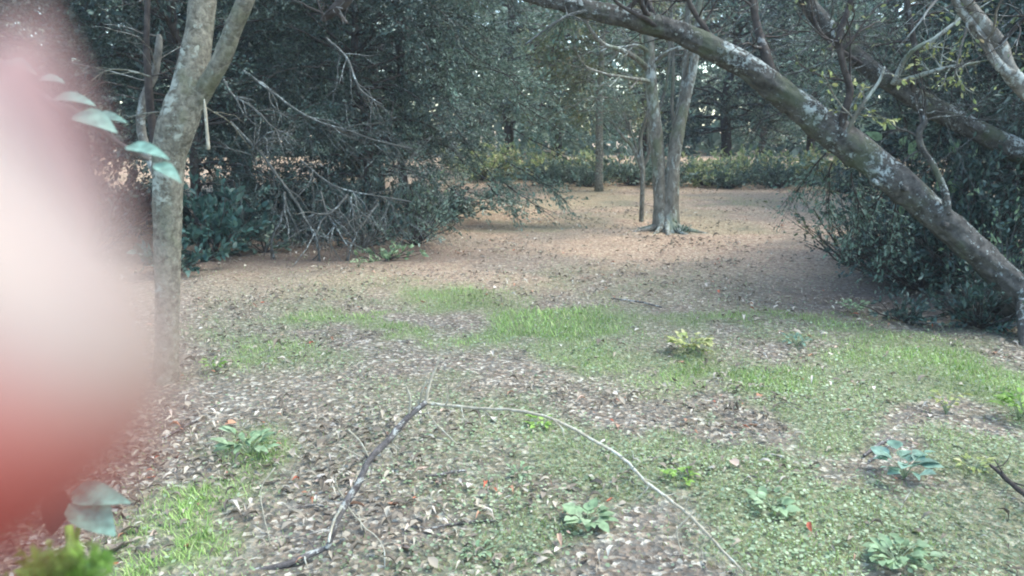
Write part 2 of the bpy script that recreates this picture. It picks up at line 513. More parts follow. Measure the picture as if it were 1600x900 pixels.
def scatter_litter(n, y0, y1, mats, size, keep, power=1.0, name='leaf_litter', label=''):
    x, y = frustum_points(n, y0, y1, power)
    k = keep(x, y) > rng.random(n)
    x, y = x[k], y[k]; n = len(x)
    z = gz(x, y) + .008 + rng.random(n) ** 2 * .016
    ang = rng.random(n) * 2 * math.pi
    d = np.stack([np.cos(ang), np.sin(ang), rng.normal(0, .22, n)], 1)
    nr = np.stack([rng.normal(0, .3, n), rng.normal(0, .3, n), np.ones(n)], 1)
    sz = size * (.45 + 1.15 * rng.random(n) ** 1.6) * (1 + .02 * y)
    G = Geo()
    which = rng.integers(0, len(T_DRY), n)
    for i, T in enumerate(T_DRY):
        w = which == i
        G.leaves(T, np.stack([x, y, z], 1)[w], d[w], nr[w], sz[w], (.6 + .9 * rng.random(n))[w])
    o = G.build(name, mats, smooth=False)
    return tag(o, label, None, None, 'stuff')


def litter_keep(x, y):
    n = fbm(x * 1.1, y * 1.1, 91, 5)
    base = (.05 + .60 * sm(.44, .66, n)) * (1 + .5 * sm(5, 9, y))
    return base * (1 - .75 * np.clip(grass_cover(x, y), 0, 1)) * (1 - .55 * clover_cover(x, y)) * (1 - .35 * dark_soil(x, y)) * (1 + .1 * sm(9, 13, y))


scatter_litter(54000, 1.6, 24, M_LITTER, .038, litter_keep, .9, 'leaf_litter', 'tan and russet fallen leaves strewn over the soil')
scatter_litter(1500, 1.6, 12, M_LITTER, .075, lambda x, y: sm(.45, .6, fbm(x * 2.1, y * 2.1, 191, 4)) * litter_keep(x, y), .8, 'large_leaf_litter', 'larger curled brown leaves scattered among the small ones')
scatter_litter(6500, 1.6, 24, M_LITTER_B, .036, litter_keep, .8, 'pale_leaf_litter', 'grey-white curled fallen leaves strewn over the soil')

G = Geo()
tx, ty = frustum_points(1100, 1.7, 16, .9)
for x_, y_ in zip(tx, ty):
    L_ = .03 + .13 * rng.random() ** 2; az = rng.random() * 6.283; z_ = float(gz(x_, y_)) + .012
    a_ = np.array([x_, y_, z_]); b_ = a_ + L_ * np.array([math.cos(az), math.sin(az), rng.normal(.02, .06)])
    G.tube(np.array([a_, (a_ + b_) / 2 + rng.normal(0, .05 * L_, 3), b_]), [.0022, .002, .001], 4, cap=False)
tag(G.build('twig_litter', M_STICK), 'bits of twig strewn through the leaf litter', None, None, 'stuff')

# grass
def grass_patch():
    G = Geo()
    x, y = frustum_points(330000, 1.7, 20, .85)
    c = grass_cover(x, y) * .8 + .30 * clover_cover(x, y) + .035
    k = c * np.clip(1.0, 0, 1) > rng.random(len(x)) * 1.1
    x, y, c = x[k], y[k], np.clip(c[k], .1, 1)
    n = len(x)
    h = (.012 + .030 * rng.random(n) * c) * (1 + .03 * y)
    az = rng.random(n) * 2 * math.pi
    lean = .3 + .9 * rng.random(n)
    d = np.stack([np.cos(az) * lean, np.sin(az) * lean, np.ones(n)], 1)
    nr = np.stack([-np.cos(az), -np.sin(az), lean], 1)
    tv = np.array([(-.05, 0, 0), (.05, 0, 0), (.04, .55, .03), (-.04, .55, .03), (.005, 1, -.12), (-.005, 1, -.12)])
    tq = np.array([(0, 1, 2, 3), (3, 2, 4, 5)])
    G.leaves((tv, tq), np.stack([x, y, gz(x, y) - .002], 1), d, nr, h * 1.5, .9 + .02 * y)
    o = G.build('grass', M_GRASS, smooth=False)
    tag(o, 'short green grass growing in patches through the litter', None, None, 'stuff')


grass_patch()


def clover_patch():
    G = Geo()
    x, y = frustum_points(120000, 1.6, 13, .9)
    c = clover_cover(x, y) * 1.0 + .05
    k = c > rng.random(len(x))
    x, y = x[k], y[k]; n = len(x)
    az = rng.random(n) * 2 * math.pi
    d = np.stack([np.cos(az), np.sin(az), rng.normal(.1, .25, n)], 1)
    nr = np.stack([rng.normal(0, .35, n), rng.normal(0, .35, n), np.ones(n)], 1)
    tv = np.array([(0, 0, 0), (.38, .35, .06), (.30, .8, .03), (0, 1, 0), (-.30, .8, .03), (-.38, .35, .06)])
    tq = np.array([(0, 1, 2, 3), (0, 3, 4, 5)])
    G.leaves((tv, tq), np.stack([x, y, gz(x, y) + .006 + .025 * rng.random(n)], 1), d, nr, (.008 + .012 * rng.random(n) ** 2) * (1 + .03 * y))
    o = G.build('ground_cover', M_CLOVER, smooth=False)
    tag(o, 'small round-leaved creeping weeds over the soil', None, None, 'stuff')


clover_patch()

# ------------------------------------------------------------------ tree builders
def wobble(p0, p1, n, amp):
    t = np.linspace(0, 1, n)[:, None]
    P = p0[None] * (1 - t) + p1[None] * t
    w = np.cumsum(rng.normal(0, 1, (n, 3)), 0); w -= w[0] * (1 - t) + w[-1] * t
    return P + w * amp * np.linalg.norm(p1 - p0) / n ** .5


def bare_twigs(G, base, direction, length, rad, depth=2, spread=.7, k=5, nsub=4, droop=0.0, tips=None):
    """a crooked bare branch with side twigs"""
    n = 7 if depth else 5
    d = np.asarray(direction, float); d /= np.linalg.norm(d)
    pts = [np.asarray(base, float)]
    cur = d.copy()
    for i in range(n):
        cur = cur + rng.normal(0, .16, 3) + np.array([0, 0, -droop * .12])
        cur /= np.linalg.norm(cur)
        pts.append(pts[-1] + cur * length / n)
    pts = np.array(pts)
    rr = rad * np.linspace(1, .35, len(pts))
    G.tube(pts, rr, k, cap=False)
    if tips is not None and depth == 0: tips.append((pts[0], pts[-1]))
    if depth > 0:
        for _ in range(nsub):
            i = rng.integers(1, len(pts) - 1)
            dd = pts[i + 1] - pts[i]; dd = dd / np.linalg.norm(dd) + rv(1)[0] * spread
            bare_twigs(G, pts[i], dd, length * (.3 + .35 * rng.random()), rr[i] * .6, depth - 1, spread, max(3, k - 1), nsub, droop, tips)
    return pts


def twig_leaves(G, tpl, a, b, per, size, nb=.7, jit=.05, up=.8):
    """leaves in sprays along each twig a->b"""
    N = len(a)
    idx = np.repeat(np.arange(N), per)
    t = rng.random(len(idx)) ** .8
    d0 = (b - a); ln = np.linalg.norm(d0, axis=1)[:, None] + 1e-9; d0 = d0 / ln
    pos = a[idx] + (b - a)[idx] * t[:, None] + rng.normal(0, jit, (len(idx), 3)) * ln[idx]
    d = d0[idx] + rv(len(idx)) * nb
    nr = rv(len(idx)) * .8 + np.array([0, 0, up])
    G.leaves(tpl, pos, d, nr, size * (.6 + .8 * rng.random(len(idx))))


def leafy_crown(W, G, base, height, rad, zlow, nbough, ntwig, per, size, tpl, droop=.3, lean=(0, 0), trunk_r=.09, shape='dome', azr=None, twig_r=.004, twl=.55, wood_k=5, topbias=1.0, zpow=1.0, wig=.04):
    base = np.asarray(base, float)
    top = base + np.array([lean[0], lean[1], height * .94])
    tr = wobble(base, top, 9, wig); tr[:, 2] = np.linspace(base[2], top[2], 9)
    S = spline(np.c_[tr, np.linspace(trunk_r, trunk_r * .25, 9)], 3)
    W.tube(S[:, :3], S[:, 3], 8, rough=.15, flute=.35)
    A, B = [], []
    for i in range(nbough):
        u = ((i + rng.random()) / nbough) ** zpow
        z = zlow + (height * .96 - zlow) * u
        h = (z - zlow) / max(height - zlow, .1)
        if shape == 'dome': pr = math.sqrt(max(0, 1 - (max(h - .25, 0) / .75) ** 2)) * (.75 + .25 * min(1, h / .25))
        elif shape == 'cone': pr = 1.05 - .9 * h
        else: pr = 1.0
        az = rng.random() * 2 * math.pi if azr is None else azr[0] + (azr[1] - azr[0]) * rng.random()
        L_ = rad * pr * (.62 + .45 * rng.random()) + .15
        k = np.argmin(np.abs(S[:, 2] - (base[2] + z * .9)))
        st = S[k, :3]
        out = np.array([math.cos(az), math.sin(az), 0])
        n = 7
        t = np.linspace(0, 1, n)[:, None]
        rise = (.10 + .45 * h) * L_
        P = st + out * t * L_ + np.array([0, 0, 1.0]) * (rise * np.sin(t * 1.8) - droop * L_ * t ** 2)
        P = P + np.cumsum(rng.normal(0, .035 * L_, (n, 3)), 0) * np.minimum(t * 2, 1)
        P[:, 2] = np.maximum(P[:, 2], base[2] + .12)
        W.tube(P, np.linspace(max(.012, trunk_r * .28), .004, n), wood_k, cap=False)
        m = ntwig
        tt = (.18 + .82 * rng.random(m) ** .75) * (n - 1)
        i0 = np.minimum(tt.astype(int), n - 2); fr = (tt - i0)[:, None]
        a = P[i0] * (1 - fr) + P[i0 + 1] * fr
        dd = rv(m, .6) + out * .75 + np.array([0, 0, -.35 * droop])
        dd /= np.linalg.norm(dd, axis=1)[:, None]
        b = a + dd * (twl * (.45 + .8 * rng.random(m)))[:, None]
        b[:, 2] = np.maximum(b[:, 2], base[2] + .05)
        A.append(a); B.append(b)
    A = np.vstack(A); B = np.vstack(B)
    # twigs as thin 3-sided rods, all at once
    tv = []; N = len(A)
    d = (B - A); d /= np.linalg.norm(d, axis=1)[:, None]
    u_ = np.cross(d, rv(N)); u_ /= np.linalg.norm(u_, axis=1)[:, None]; w_ = np.cross(d, u_)
    for th in (0, 2.09, 4.19):
        tv.append(A + (u_ * math.cos(th) + w_ * math.sin(th)) * twig_r)
    for th in (0, 2.09, 4.19):
        tv.append(B + (u_ * math.cos(th) + w_ * math.sin(th)) * twig_r * .4)
    V = np.stack(tv, 1).reshape(-1, 3)
    q = np.array([(0, 1, 4, 3), (1, 2, 5, 4), (2, 0, 3, 5)])
    W.add(V, (q[None] + (np.arange(N) * 6)[:, None, None]).reshape(-1, 4))
    twig_leaves(G, tpl, A, B, per, size)
    return S


def evergreen(name, label, cat, base, mat, bark=None, group=None, extra=None, **kw):
    base = np.array([base[0], base[1], float(gz(base[0], base[1])) - .03])
    root = empty(name, base, label, cat, group)
    W, G = Geo(), Geo()
    leafy_crown(W, G, base, **kw)
    if extra: extra(W, G)
    W.build('trunk', bark or M_BARK_DARK, root, loc=base)
    G.build('crown', mat, root, smooth=False, loc=base)
    return root


def copy_tree(o, loc, rz, s, label=None):
    c = o.copy(); COL.objects.link(c)
    c.location = loc; c.rotation_euler = (0, 0, rz); c.scale = (s, s, s)
    if label: c['label'] = label
    for ch in o.children:
        d = ch.copy(); COL.objects.link(d); d.parent = c
    return c


def gp(x, y): return (x, y, float(gz(x, y)) - .03)


def pd(px, d): return ((px - 800) / F * d, d)


# ------------------------------------------------------------------ left thicket
NEAR = dict(tpl=T_SM, twig_r=.003)
t1 = evergreen('evergreen_tree', 'dark evergreen behind the forked trunk, bare dead boughs hanging at its foot', 'tree', (-4.3, 11.0), M_HEDGE,
               height=6.8, rad=2.5, zlow=.95, nbough=105, ntwig=28, per=24, size=.048, droop=.30, trunk_r=.08, shape='dome', group='evergreen trees of the left thicket', **NEAR)
t2 = evergreen('evergreen_tree', 'dark evergreen in the middle of the left thicket, twiggy and bluish green', 'tree', (-2.3, 12.4), M_HEDGE,
               height=6.8, rad=2.5, zlow=.9, nbough=105, ntwig=28, per=24, size=.048, droop=.38, trunk_r=.08, shape='dome', group='evergreen trees of the left thicket', **NEAR)
t3 = evergreen('privet_tree', 'lighter small-leaved tree drooping over the clearing from the end of the left thicket', 'tree', (-1.75, 13.8), M_HEDGE_B,
               height=7.0, rad=2.5, zlow=.9, nbough=110, ntwig=28, per=28, size=.047, droop=.52, trunk_r=.08, shape='dome', **NEAR)
t4 = evergreen('evergreen_tree', 'dark evergreen at the left end of the thicket, beside the hand', 'tree', (-7.2, 9.5), M_HEDGE,
               height=6.5, rad=2.6, zlow=.7, nbough=70, ntwig=24, per=18, size=.06, droop=.3, trunk_r=.13, shape='dome', group='evergreen trees of the left thicket', **NEAR)

# dead boughs hanging from the first tree
DEAD = [[(360, 190, 9.9, 4), (408, 240, 9.7, 4), (452, 300, 9.5, 3.6), (478, 345, 9.4, 3.4), (492, 368, 9.3, 3.2), (494, 395, 9.3, 3), (497, 426, 9.25, 2.4)],
        [(444, 300, 9.6, 4), (441, 330, 9.5, 3.6), (425, 368, 9.4, 3.2), (421, 395, 9.4, 2.4), (421, 418, 9.35, 2)],
        [(542, 306, 9.7, 4), (524, 328, 9.5, 3.6), (503, 344, 9.4, 3.4), (493, 372, 9.3, 3)],
        [(500, 300, 9.9, 3), (512, 335, 9.6, 3), (528, 360, 9.4, 2.6), (545, 385, 9.3, 2)],
        [(590, 318, 9.9, 3), (565, 350, 9.6, 3), (548, 385, 9.4, 2.6), (540, 410, 9.3, 2)],
        [(548, 308, 9.6, 3), (551, 330, 9.5, 3), (556, 342, 9.5, 2.4)],
        [(380, 110, 10, 4), (430, 150, 9.7, 3.5), (490, 190, 9.5, 3), (560, 215, 9.4, 2.4), (640, 240, 9.4, 2)],
        [(510, 60, 10, 4), (540, 95, 9.8, 3.4), (560, 140, 9.6, 3), (600, 165, 9.5, 2)],
        [(350, 125, 9.6, 3.6), (362, 150, 9.4, 3.2), (395, 172, 9.3, 3), (425, 200, 9.3, 2.4), (450, 208, 9.3, 2)],
        [(470, 250, 9.8, 3), (520, 285, 9.6, 3), (580, 300, 9.5, 2.6), (650, 312, 9.5, 2)],
        [(400, 260, 9.8, 3), (395, 235, 9.7, 3), (420, 205, 9.6, 2.5), (450, 200, 9.6, 2)]]


def dead_geo(G):
    for row in DEAD:
        P, r = px_path(row, 5)
        P = P + np.cumsum(rng.normal(0, .006, P.shape), 0)
        G.tube(P, r * 1.1, 6, cap=False)
        for _ in range(9):
            i = rng.integers(1, len(P) - 2)
            d = (P[i + 1] - P[i]) / np.linalg.norm(P[i + 1] - P[i]) + rv(1)[0] * .8
            bare_twigs(G, P[i], d, .25 + .45 * rng.random(), r[i] * .7, 1, .8, 4, 3, .4)
    for _ in range(75):
        p = at(330 + 400 * rng.random(), 150 + 170 * rng.random(), 9.6 + 1.0 * rng.random())
        bare_twigs(G, p, np.array([rng.normal(.3, .6), -.5, -.6 + rng.normal(0, .4)]), .5 + .8 * rng.random(), .0032, 1, .7, 4, 4, .5)
    for _ in range(45):
        p = at(430 + 230 * rng.random(), 300 + 70 * rng.random(), 9.4 + .8 * rng.random())
        bare_twigs(G, p, np.array([rng.normal(.0, .7), -.3, -.6 + rng.normal(0, .3)]), .35 + .5 * rng.random(), .0036, 1, .8, 4, 4, .5)


G = Geo(); dead_geo(G)
o = G.build('dead_boughs', M_TWIG, t1, loc=t1.location); o['label'] = 'pale leafless boughs hanging to the ground'
# undersprays reaching over the clearing
G = Geo(); W = Geo()
for (x0, y0, d0, x1, y1, d1) in [(700, 290, 12.6, 760, 332, 12.2), (760, 285, 12.6, 812, 338, 12.2), (780, 280, 13, 868, 342, 12.4), (820, 262, 13, 893, 322, 12.6), (790, 250, 13, 876, 300, 12.5),
                                 (680, 290, 12.2, 690, 340, 11.8), (800, 200, 13, 905, 262, 12.8), (810, 160, 13, 900, 215, 12.8), (640, 290, 12, 650, 350, 11.2), (790, 110, 13, 880, 150, 12.6), (730, 300, 12.8, 800, 318, 12.4)]:
    P = wobble(at(x0, y0, d0), at(x1, y1, d1), 7, .03)
    W.tube(P, np.linspace(.012, .004, 7), 5, cap=False)
    A, B = [], []
    for _ in range(26):
        i = rng.integers(0, 6); a = P[i]; d = (P[i + 1] - P[i]); d /= np.linalg.norm(d)
        b = a + (d + rv(1)[0] * .7) * (.15 + .3 * rng.random()); A.append(a); B.append(b)
        W.tube(np.array([a, b]), [.003, .002], 3, cap=False)
    twig_leaves(G, T_SM, np.array(A), np.array(B), 14, .05)
o = W.build('drooping_bough', M_BARK_DARK, t3, loc=t3.location)
o2 = G.build('hanging_leaves', M_HEDGE_B, o, smooth=False)
o2.location = [-c for c in t3.location]
for v in (): pass
o2.location = (-t3.location.x, -t3.location.y, -t3.location.z)

# shrubs under the thicket
def shrub(name, label, x, y, mat, h=.7, r=.6, leaf=.07, n=40, tpl=T_SM, per=10, group=None, bark=None, up=.8, cat='shrub'):
    base = np.array([x, y, float(gz(x, y)) - .01])
    root = empty(name, base, label, cat, group)
    W, G = Geo(), Geo(); A, B = [], []
    for i in range(n):
        az = rng.random() * 6.283; el = .5 + .9 * rng.random()
        tip = base + np.array([math.cos(az) * r * math.cos(el) * 1.3, math.sin(az) * r * math.cos(el) * 1.3, h * math.sin(el) * (.6 + .5 * rng.random())])
        P = wobble(base, tip, 5, .06)
        W.tube(P, np.linspace(.008, .003, 5) * (1 + h * .4), 4, cap=False)
        for _ in range(5):
            j = rng.integers(1, 5); a = P[j]
            d = (P[j] - P[j - 1]); d = d / np.linalg.norm(d) + rv(1)[0] * .8
            b = a + d * h * (.12 + .22 * rng.random()); b[2] = max(b[2], base[2] + .02)
            A.append(a); B.append(b)
            W.tube(np.array([a, b]), [.0025, .0015], 3, cap=False)
    twig_leaves(G, tpl, np.array(A), np.array(B), per, leaf, up=up)
    W.build('stem', bark or M_BARK_DARK, root, loc=base)
    G.build('leaves', mat, root, smooth=False, loc=base)
    return root


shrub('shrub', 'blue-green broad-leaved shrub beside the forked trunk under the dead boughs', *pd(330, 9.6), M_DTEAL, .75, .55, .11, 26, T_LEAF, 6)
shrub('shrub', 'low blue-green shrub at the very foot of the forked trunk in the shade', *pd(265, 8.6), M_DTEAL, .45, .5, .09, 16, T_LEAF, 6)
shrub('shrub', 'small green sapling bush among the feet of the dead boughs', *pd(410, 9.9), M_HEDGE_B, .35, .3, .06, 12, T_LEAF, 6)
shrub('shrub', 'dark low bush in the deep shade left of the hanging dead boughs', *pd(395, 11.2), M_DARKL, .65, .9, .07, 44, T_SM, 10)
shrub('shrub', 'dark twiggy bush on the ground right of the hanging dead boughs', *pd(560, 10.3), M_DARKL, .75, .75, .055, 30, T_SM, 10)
shrub('shrub', 'grey-green bush where the left thicket meets the pink leaf litter', *pd(645, 10.6), M_HEDGE_B, .7, .6, .05, 26, T_SM, 10)
shrub('shrub', 'low fresh green sprouts at the edge of the litter below the left thicket', *pd(600, 9.4), M_PALE, .18, .4, .05, 14, T_LEAF, 5)
shrub('shrub', 'dark bush closing the left end of the thicket near the ground', *pd(130, 9.5), M_DARKL, 1.3, 1.1, .07, 40, T_SM, 12)
shrub('shrub', 'pale fresh shoot hanging in the thicket above the pink litter', *pd(660, 11.6), M_PALE, .95, .35, .06, 8, T_LEAF, 5)

u1 = shrub('low_shrub', 'low dark bush deep inside the thicket behind the blue-green shrub', *pd(300, 12.2), M_DARKL, .62, .95, .075, 50, T_SM, 11, 'low dark bushes under the left thicket')
for px, d, s, lb in [(450, 12.6, 1.0, 'low dark bush deep inside the thicket behind the tallest hanging dead bough'),
                     (520, 12.0, .95, 'low dark bush deep inside the thicket, just right of the tallest dead bough'),
                     (610, 12.4, 1.05, 'low dark bush at the shaded middle of the thicket floor'),
                     (690, 13.6, .8, 'low dark bush near the litter edge under the drooping privet'),
                     (480, 10.9, .7, 'low dark bush right behind the feet of the dead boughs'),
                     (170, 11.5, 1.3, 'low dark bush between the hand and the forked trunk')]:
    x, y = pd(px, d); copy_tree(u1, gp(x, y), rng.random() * 6.28, s, lb)

# ------------------------------------------------------------------ far wood
M_FARL = leaf_mat('far_leaf', [(0, (.10, .16, .12)), (.5, (.17, .25, .18)), (.85, (.28, .36, .26)), (1, (.45, .50, .40))], .5, .3, .4, .3)
FAR = dict(tpl=T_RH, twig_r=.006)
f1 = evergreen('evergreen_tree', 'blue-black conifer-like tree to the right of the two-stemmed trunk, behind the clearing', 'tree', pd(1130, 27.5), M_DARKL,
               height=9.5, rad=3.2, zlow=1.5, nbough=85, ntwig=24, per=15, size=.12, droop=.35, trunk_r=.2, shape='dome', twl=.9, group='trees at the back of the clearing', **FAR)
f2 = evergreen('leafy_tree', 'brownish olive tree with a straight thin trunk left of the sapling, behind the clearing', 'tree', pd(935, 20.3), M_OLIVE,
               bark=M_BARK_FORK, height=8.5, rad=2.1, zlow=2.2, nbough=55, ntwig=22, per=14, size=.10, droop=.35, trunk_r=.11, shape='dome', twl=.7, wig=.01, group='trees at the back of the clearing', **FAR)
f3 = evergreen('leafy_tree', 'mid-green small-leaved tree behind the bend of the leaning trunk, back of the clearing', 'tree', pd(1260, 26.5), M_FARL,
               height=9, rad=3.0, zlow=1.6, nbough=54, ntwig=20, per=14, size=.10, droop=.4, trunk_r=.16, shape='dome', twl=.8, group='trees at the back of the clearing', **FAR)
BACK = [(f3, 800, 28.5, 'mid-green tree behind the end of the drooping privet, farthest along the left thicket'),
        (f3, 870, 27.5, 'mid-green tree between the drooping privet and the straight thin trunk, far back'),
        (f3, 1010, 31, 'mid-green tree seen between the sapling and the two-stemmed trunk, far back'),
        (f3, 1370, 22.5, 'mid-green tree standing above the middle of the leaning trunk, behind the clearing'),
        (f3, 1490, 18, 'mid-green tree behind the second leaning trunk, right side of the clearing'),
        (f1, 590, 20, 'blue-black tree filling the upper middle of the left thicket from behind'),
        (f1, 380, 17, 'blue-black tree right behind the fork of the forked trunk'),
        (f1, 130, 15, 'blue-black tree behind the leafy sprig and the hand'),
        (f1, 1640, 15, 'blue-black tree at the right edge behind the pale lichened limb'),
        (f3, 1180, 35, 'mid-green tree seen just right of the two-stemmed trunk, deepest in the wood'),
        (f2, 700, 33, 'brownish olive tree showing above the left thicket, deep in the wood')]
for i, (src, px, d, lb) in enumerate(BACK):
    x, y = pd(px, d)
    copy_tree(src, gp(x, y), rng.random() * 6.28, 1.0 + .35 * rng.random(), lb)

# low hedge band at the back, its sunlit yellow put into the leaf colour
h1 = shrub('sun_tinted_shrub', 'low yellow-green bush just right of the two-stemmed trunk at the back edge', *pd(1105, 22.3), M_YELL, .8, 1.1, .11, 60, T_SM, 9, 'low bushes along the back edge of the clearing')
h2 = shrub('low_shrub', 'low dark green bush at the back edge between the straight thin trunk and the sapling', *pd(985, 22.5), M_HEDGE_B, .9, 1.1, .10, 60, T_SM, 9, 'low bushes along the back edge of the clearing')
for src, px, d, s, lb in [(h1, 890, 23.5, 1.0, 'low yellow-green bush behind the tip of the drooping privet'),
                          (h1, 940, 24.5, .9, 'low yellow-green bush right behind the straight thin trunk'),
                          (h1, 1170, 23.5, 1.05, 'low yellow-green bush second to the right of the two-stemmed trunk'),
                          (h1, 1265, 23, 1.1, 'low yellow-green bush seen just below the leaning trunk, back edge'),
                          (h2, 1040, 21.6, .8, 'low dark green bush right behind the two-stemmed trunk'),
                          (h2, 1140, 21.3, .7, 'low dark green bush in front of the yellow ones right of the two-stemmed trunk'),
                          (h2, 1215, 21.4, .85, 'low dark green bush below the white glints right of centre, back edge'),
                          (h2, 860, 22.0, .8, 'low dark green bush half hidden by the drooping privet'),
                          (h2, 1320, 19.5, .85, 'low dark green bush behind the leaning trunk at the clearing edge'),
                          (h1, 760, 24, 1.2, 'low yellow-green bush shining through the gap under the privet, nearer its trunk'),
                          (h1, 820, 25, 1.2, 'low yellow-green bush shining through the gap under the privet, nearer its tips'),
                          (h2, 920, 21.8, .75, 'low dark green bush at the foot of the straight thin trunk')]:
    x, y = pd(px, d)
    copy_tree(src, gp(x, y), rng.random() * 6.28, s, lb)

# far-off wood, one mass
G, n = Geo(), 90000
ang = (rng.random(n) - .5) * 2.4
dist = 46 + 16 * rng.random(n)
cx = np.sin(ang) * dist; cy = np.cos(ang) * dist
topz = 9 + 6 * fbm(ang * 9, dist * .05, 77, 3)
cz = (topz) * rng.random(n)
keep = fbm(cx * .3 + cz * .2, cy * .3 + cz * .45, 13, 3) > .44
cx, cy, cz = cx[keep], cy[keep], cz[keep]
G.leaves(T_SM, np.stack([cx, cy, cz], 1), rv(len(cx)), rv(len(cx)) + np.array([0, 0, .6]), .5 + .5 * rng.random(len(cx)), 1.2)
tag(G.build('woodland', M_FARL, smooth=False), 'distant wood closing the view behind the trees', None, None, 'stuff')

# ------------------------------------------------------------------ forked tree on the left
base = at(256, 604, 4.75); base[2] = float(gz(base[0], base[1])) - .03
tf = empty('forked_tree', base, 'flaky grey-brown trunk forking in two, beside the hand and the leafy sprig', 'tree')
W = Geo()
rows = [(256, 620, 4.72, 58), (258, 590, 4.74, 50), (262, 500, 4.8, 46), (261, 420, 4.8, 48), (261, 350, 4.8, 54), (263, 290, 4.8, 55), (266, 240, 4.8, 62), (280, 190, 4.8, 72), (294, 140, 4.82, 64), (304, 90, 4.85, 54), (313, 30, 4.9, 50), (320, -60, 4.95, 46), (318, -220, 5.0, 40), (335, -420, 5.1, 32), (360, -700, 5.2, 20)]
P, r = px_path(rows, 12); P[0, 2] = min(P[0, 2], base[2])
W.tube(P, r, 28, rough=.16, seed=2)
W.build('trunk', M_BARK_FORK, tf, loc=base)
Wb = Geo()
rows = [(300, 170, 4.82, 40), (318, 140, 4.8, 36), (336, 112, 4.75, 33), (352, 78, 4.72, 33), (366, 40, 4.7, 31), (384, 0, 4.65, 30), (410, -80, 4.6, 28), (450, -220, 4.5, 24), (500, -420, 4.4, 18), (540, -620, 4.3, 10)]
P2, r2 = px_path(rows, 10); Wb.tube(P2, r2, 20, rough=.18, seed=4)
tips = []
for PP, rr in ((P, r), (P2, r2)):
    for _ in range(7):
        i = rng.integers(int(len(PP) * .72), len(PP) - 2)
        bare_twigs(Wb, PP[i], np.array([rng.normal(0, .7), rng.normal(0, .7), .7]), 1.3 + rng.random(), rr[i] * .45, 2, .8, 6, 4, -.1, tips)
for (x0, y0, x1, y1, w) in [(250, 175, 205, 168, 3), (235, 120, 150, 110, 3), (300, 0, 255, -40, 4), (318, 165, 350, 190, 4)]:
    bare_twigs(Wb, at(x0, y0, 4.85), at(x1, y1, 4.9) - at(x0, y0, 4.85), .5, .006, 1, .6, 4, 3)
Wb.build('limb', M_BARK_FORK, tf, loc=base)
# thin dark second stem and pale stub close behind
for nm, mt, rws in [('stem', M_BARK_DARK, [(262, 300, 4.95, 16), (245, 235, 4.97, 16), (236, 180, 5.0, 16), (231, 120, 5.0, 14), (229, 60, 5.0, 10), (231, 0, 5.05, 9), (235, -80, 5.1, 7), (240, -200, 5.2, 4)]),
                    ('stem', M_BARK_PALE, [(252, 290, 5.0, 18), (228, 232, 5.08, 17), (220, 190, 5.1, 17), (226, 150, 5.1, 15), (240, 120, 5.1, 14), (246, 90, 5.1, 14), (249, 62, 5.1, 11), (247, 55, 5.1, 7)])]:
    q = Geo(); a, b = px_path(rws, 8); q.tube(a, b, 12, rough=.22, seed=7)
    for _ in range(5):
        i = rng.integers(int(len(a) * .4), len(a) - 2)
        bare_twigs(q, a[i], np.array([rng.normal(0, 1), rng.normal(0, .4), .3]), .35 + .3 * rng.random(), .004, 1, .7, 4, 3)
    o = q.build(nm, mt, tf, loc=base)
    if mt is M_BARK_PALE: o['label'] = 'short pale blotched stem behind the trunk'
G = Geo(); A = np.array([t[0] for t in tips]); B = np.array([t[1] for t in tips])
twig_leaves(G, T_SM, A, B, 5, .06); G.build('crown', M_HEDGE_B, tf, smooth=False, loc=base)

# stick hanging by the fork
q = Geo(); a, b = px_path([(319, 155, 4.55, 2), (321, 175, 4.55, 5), (323, 200, 4.55, 5), (326, 233, 4.55, 5.5)], 6); q.tube(a, b, 8, rough=.1)
tag(q.build('hanging_stick', M_STRAWT), 'straight peeled tan stick hanging beside the fork of the trunk', 'stick')

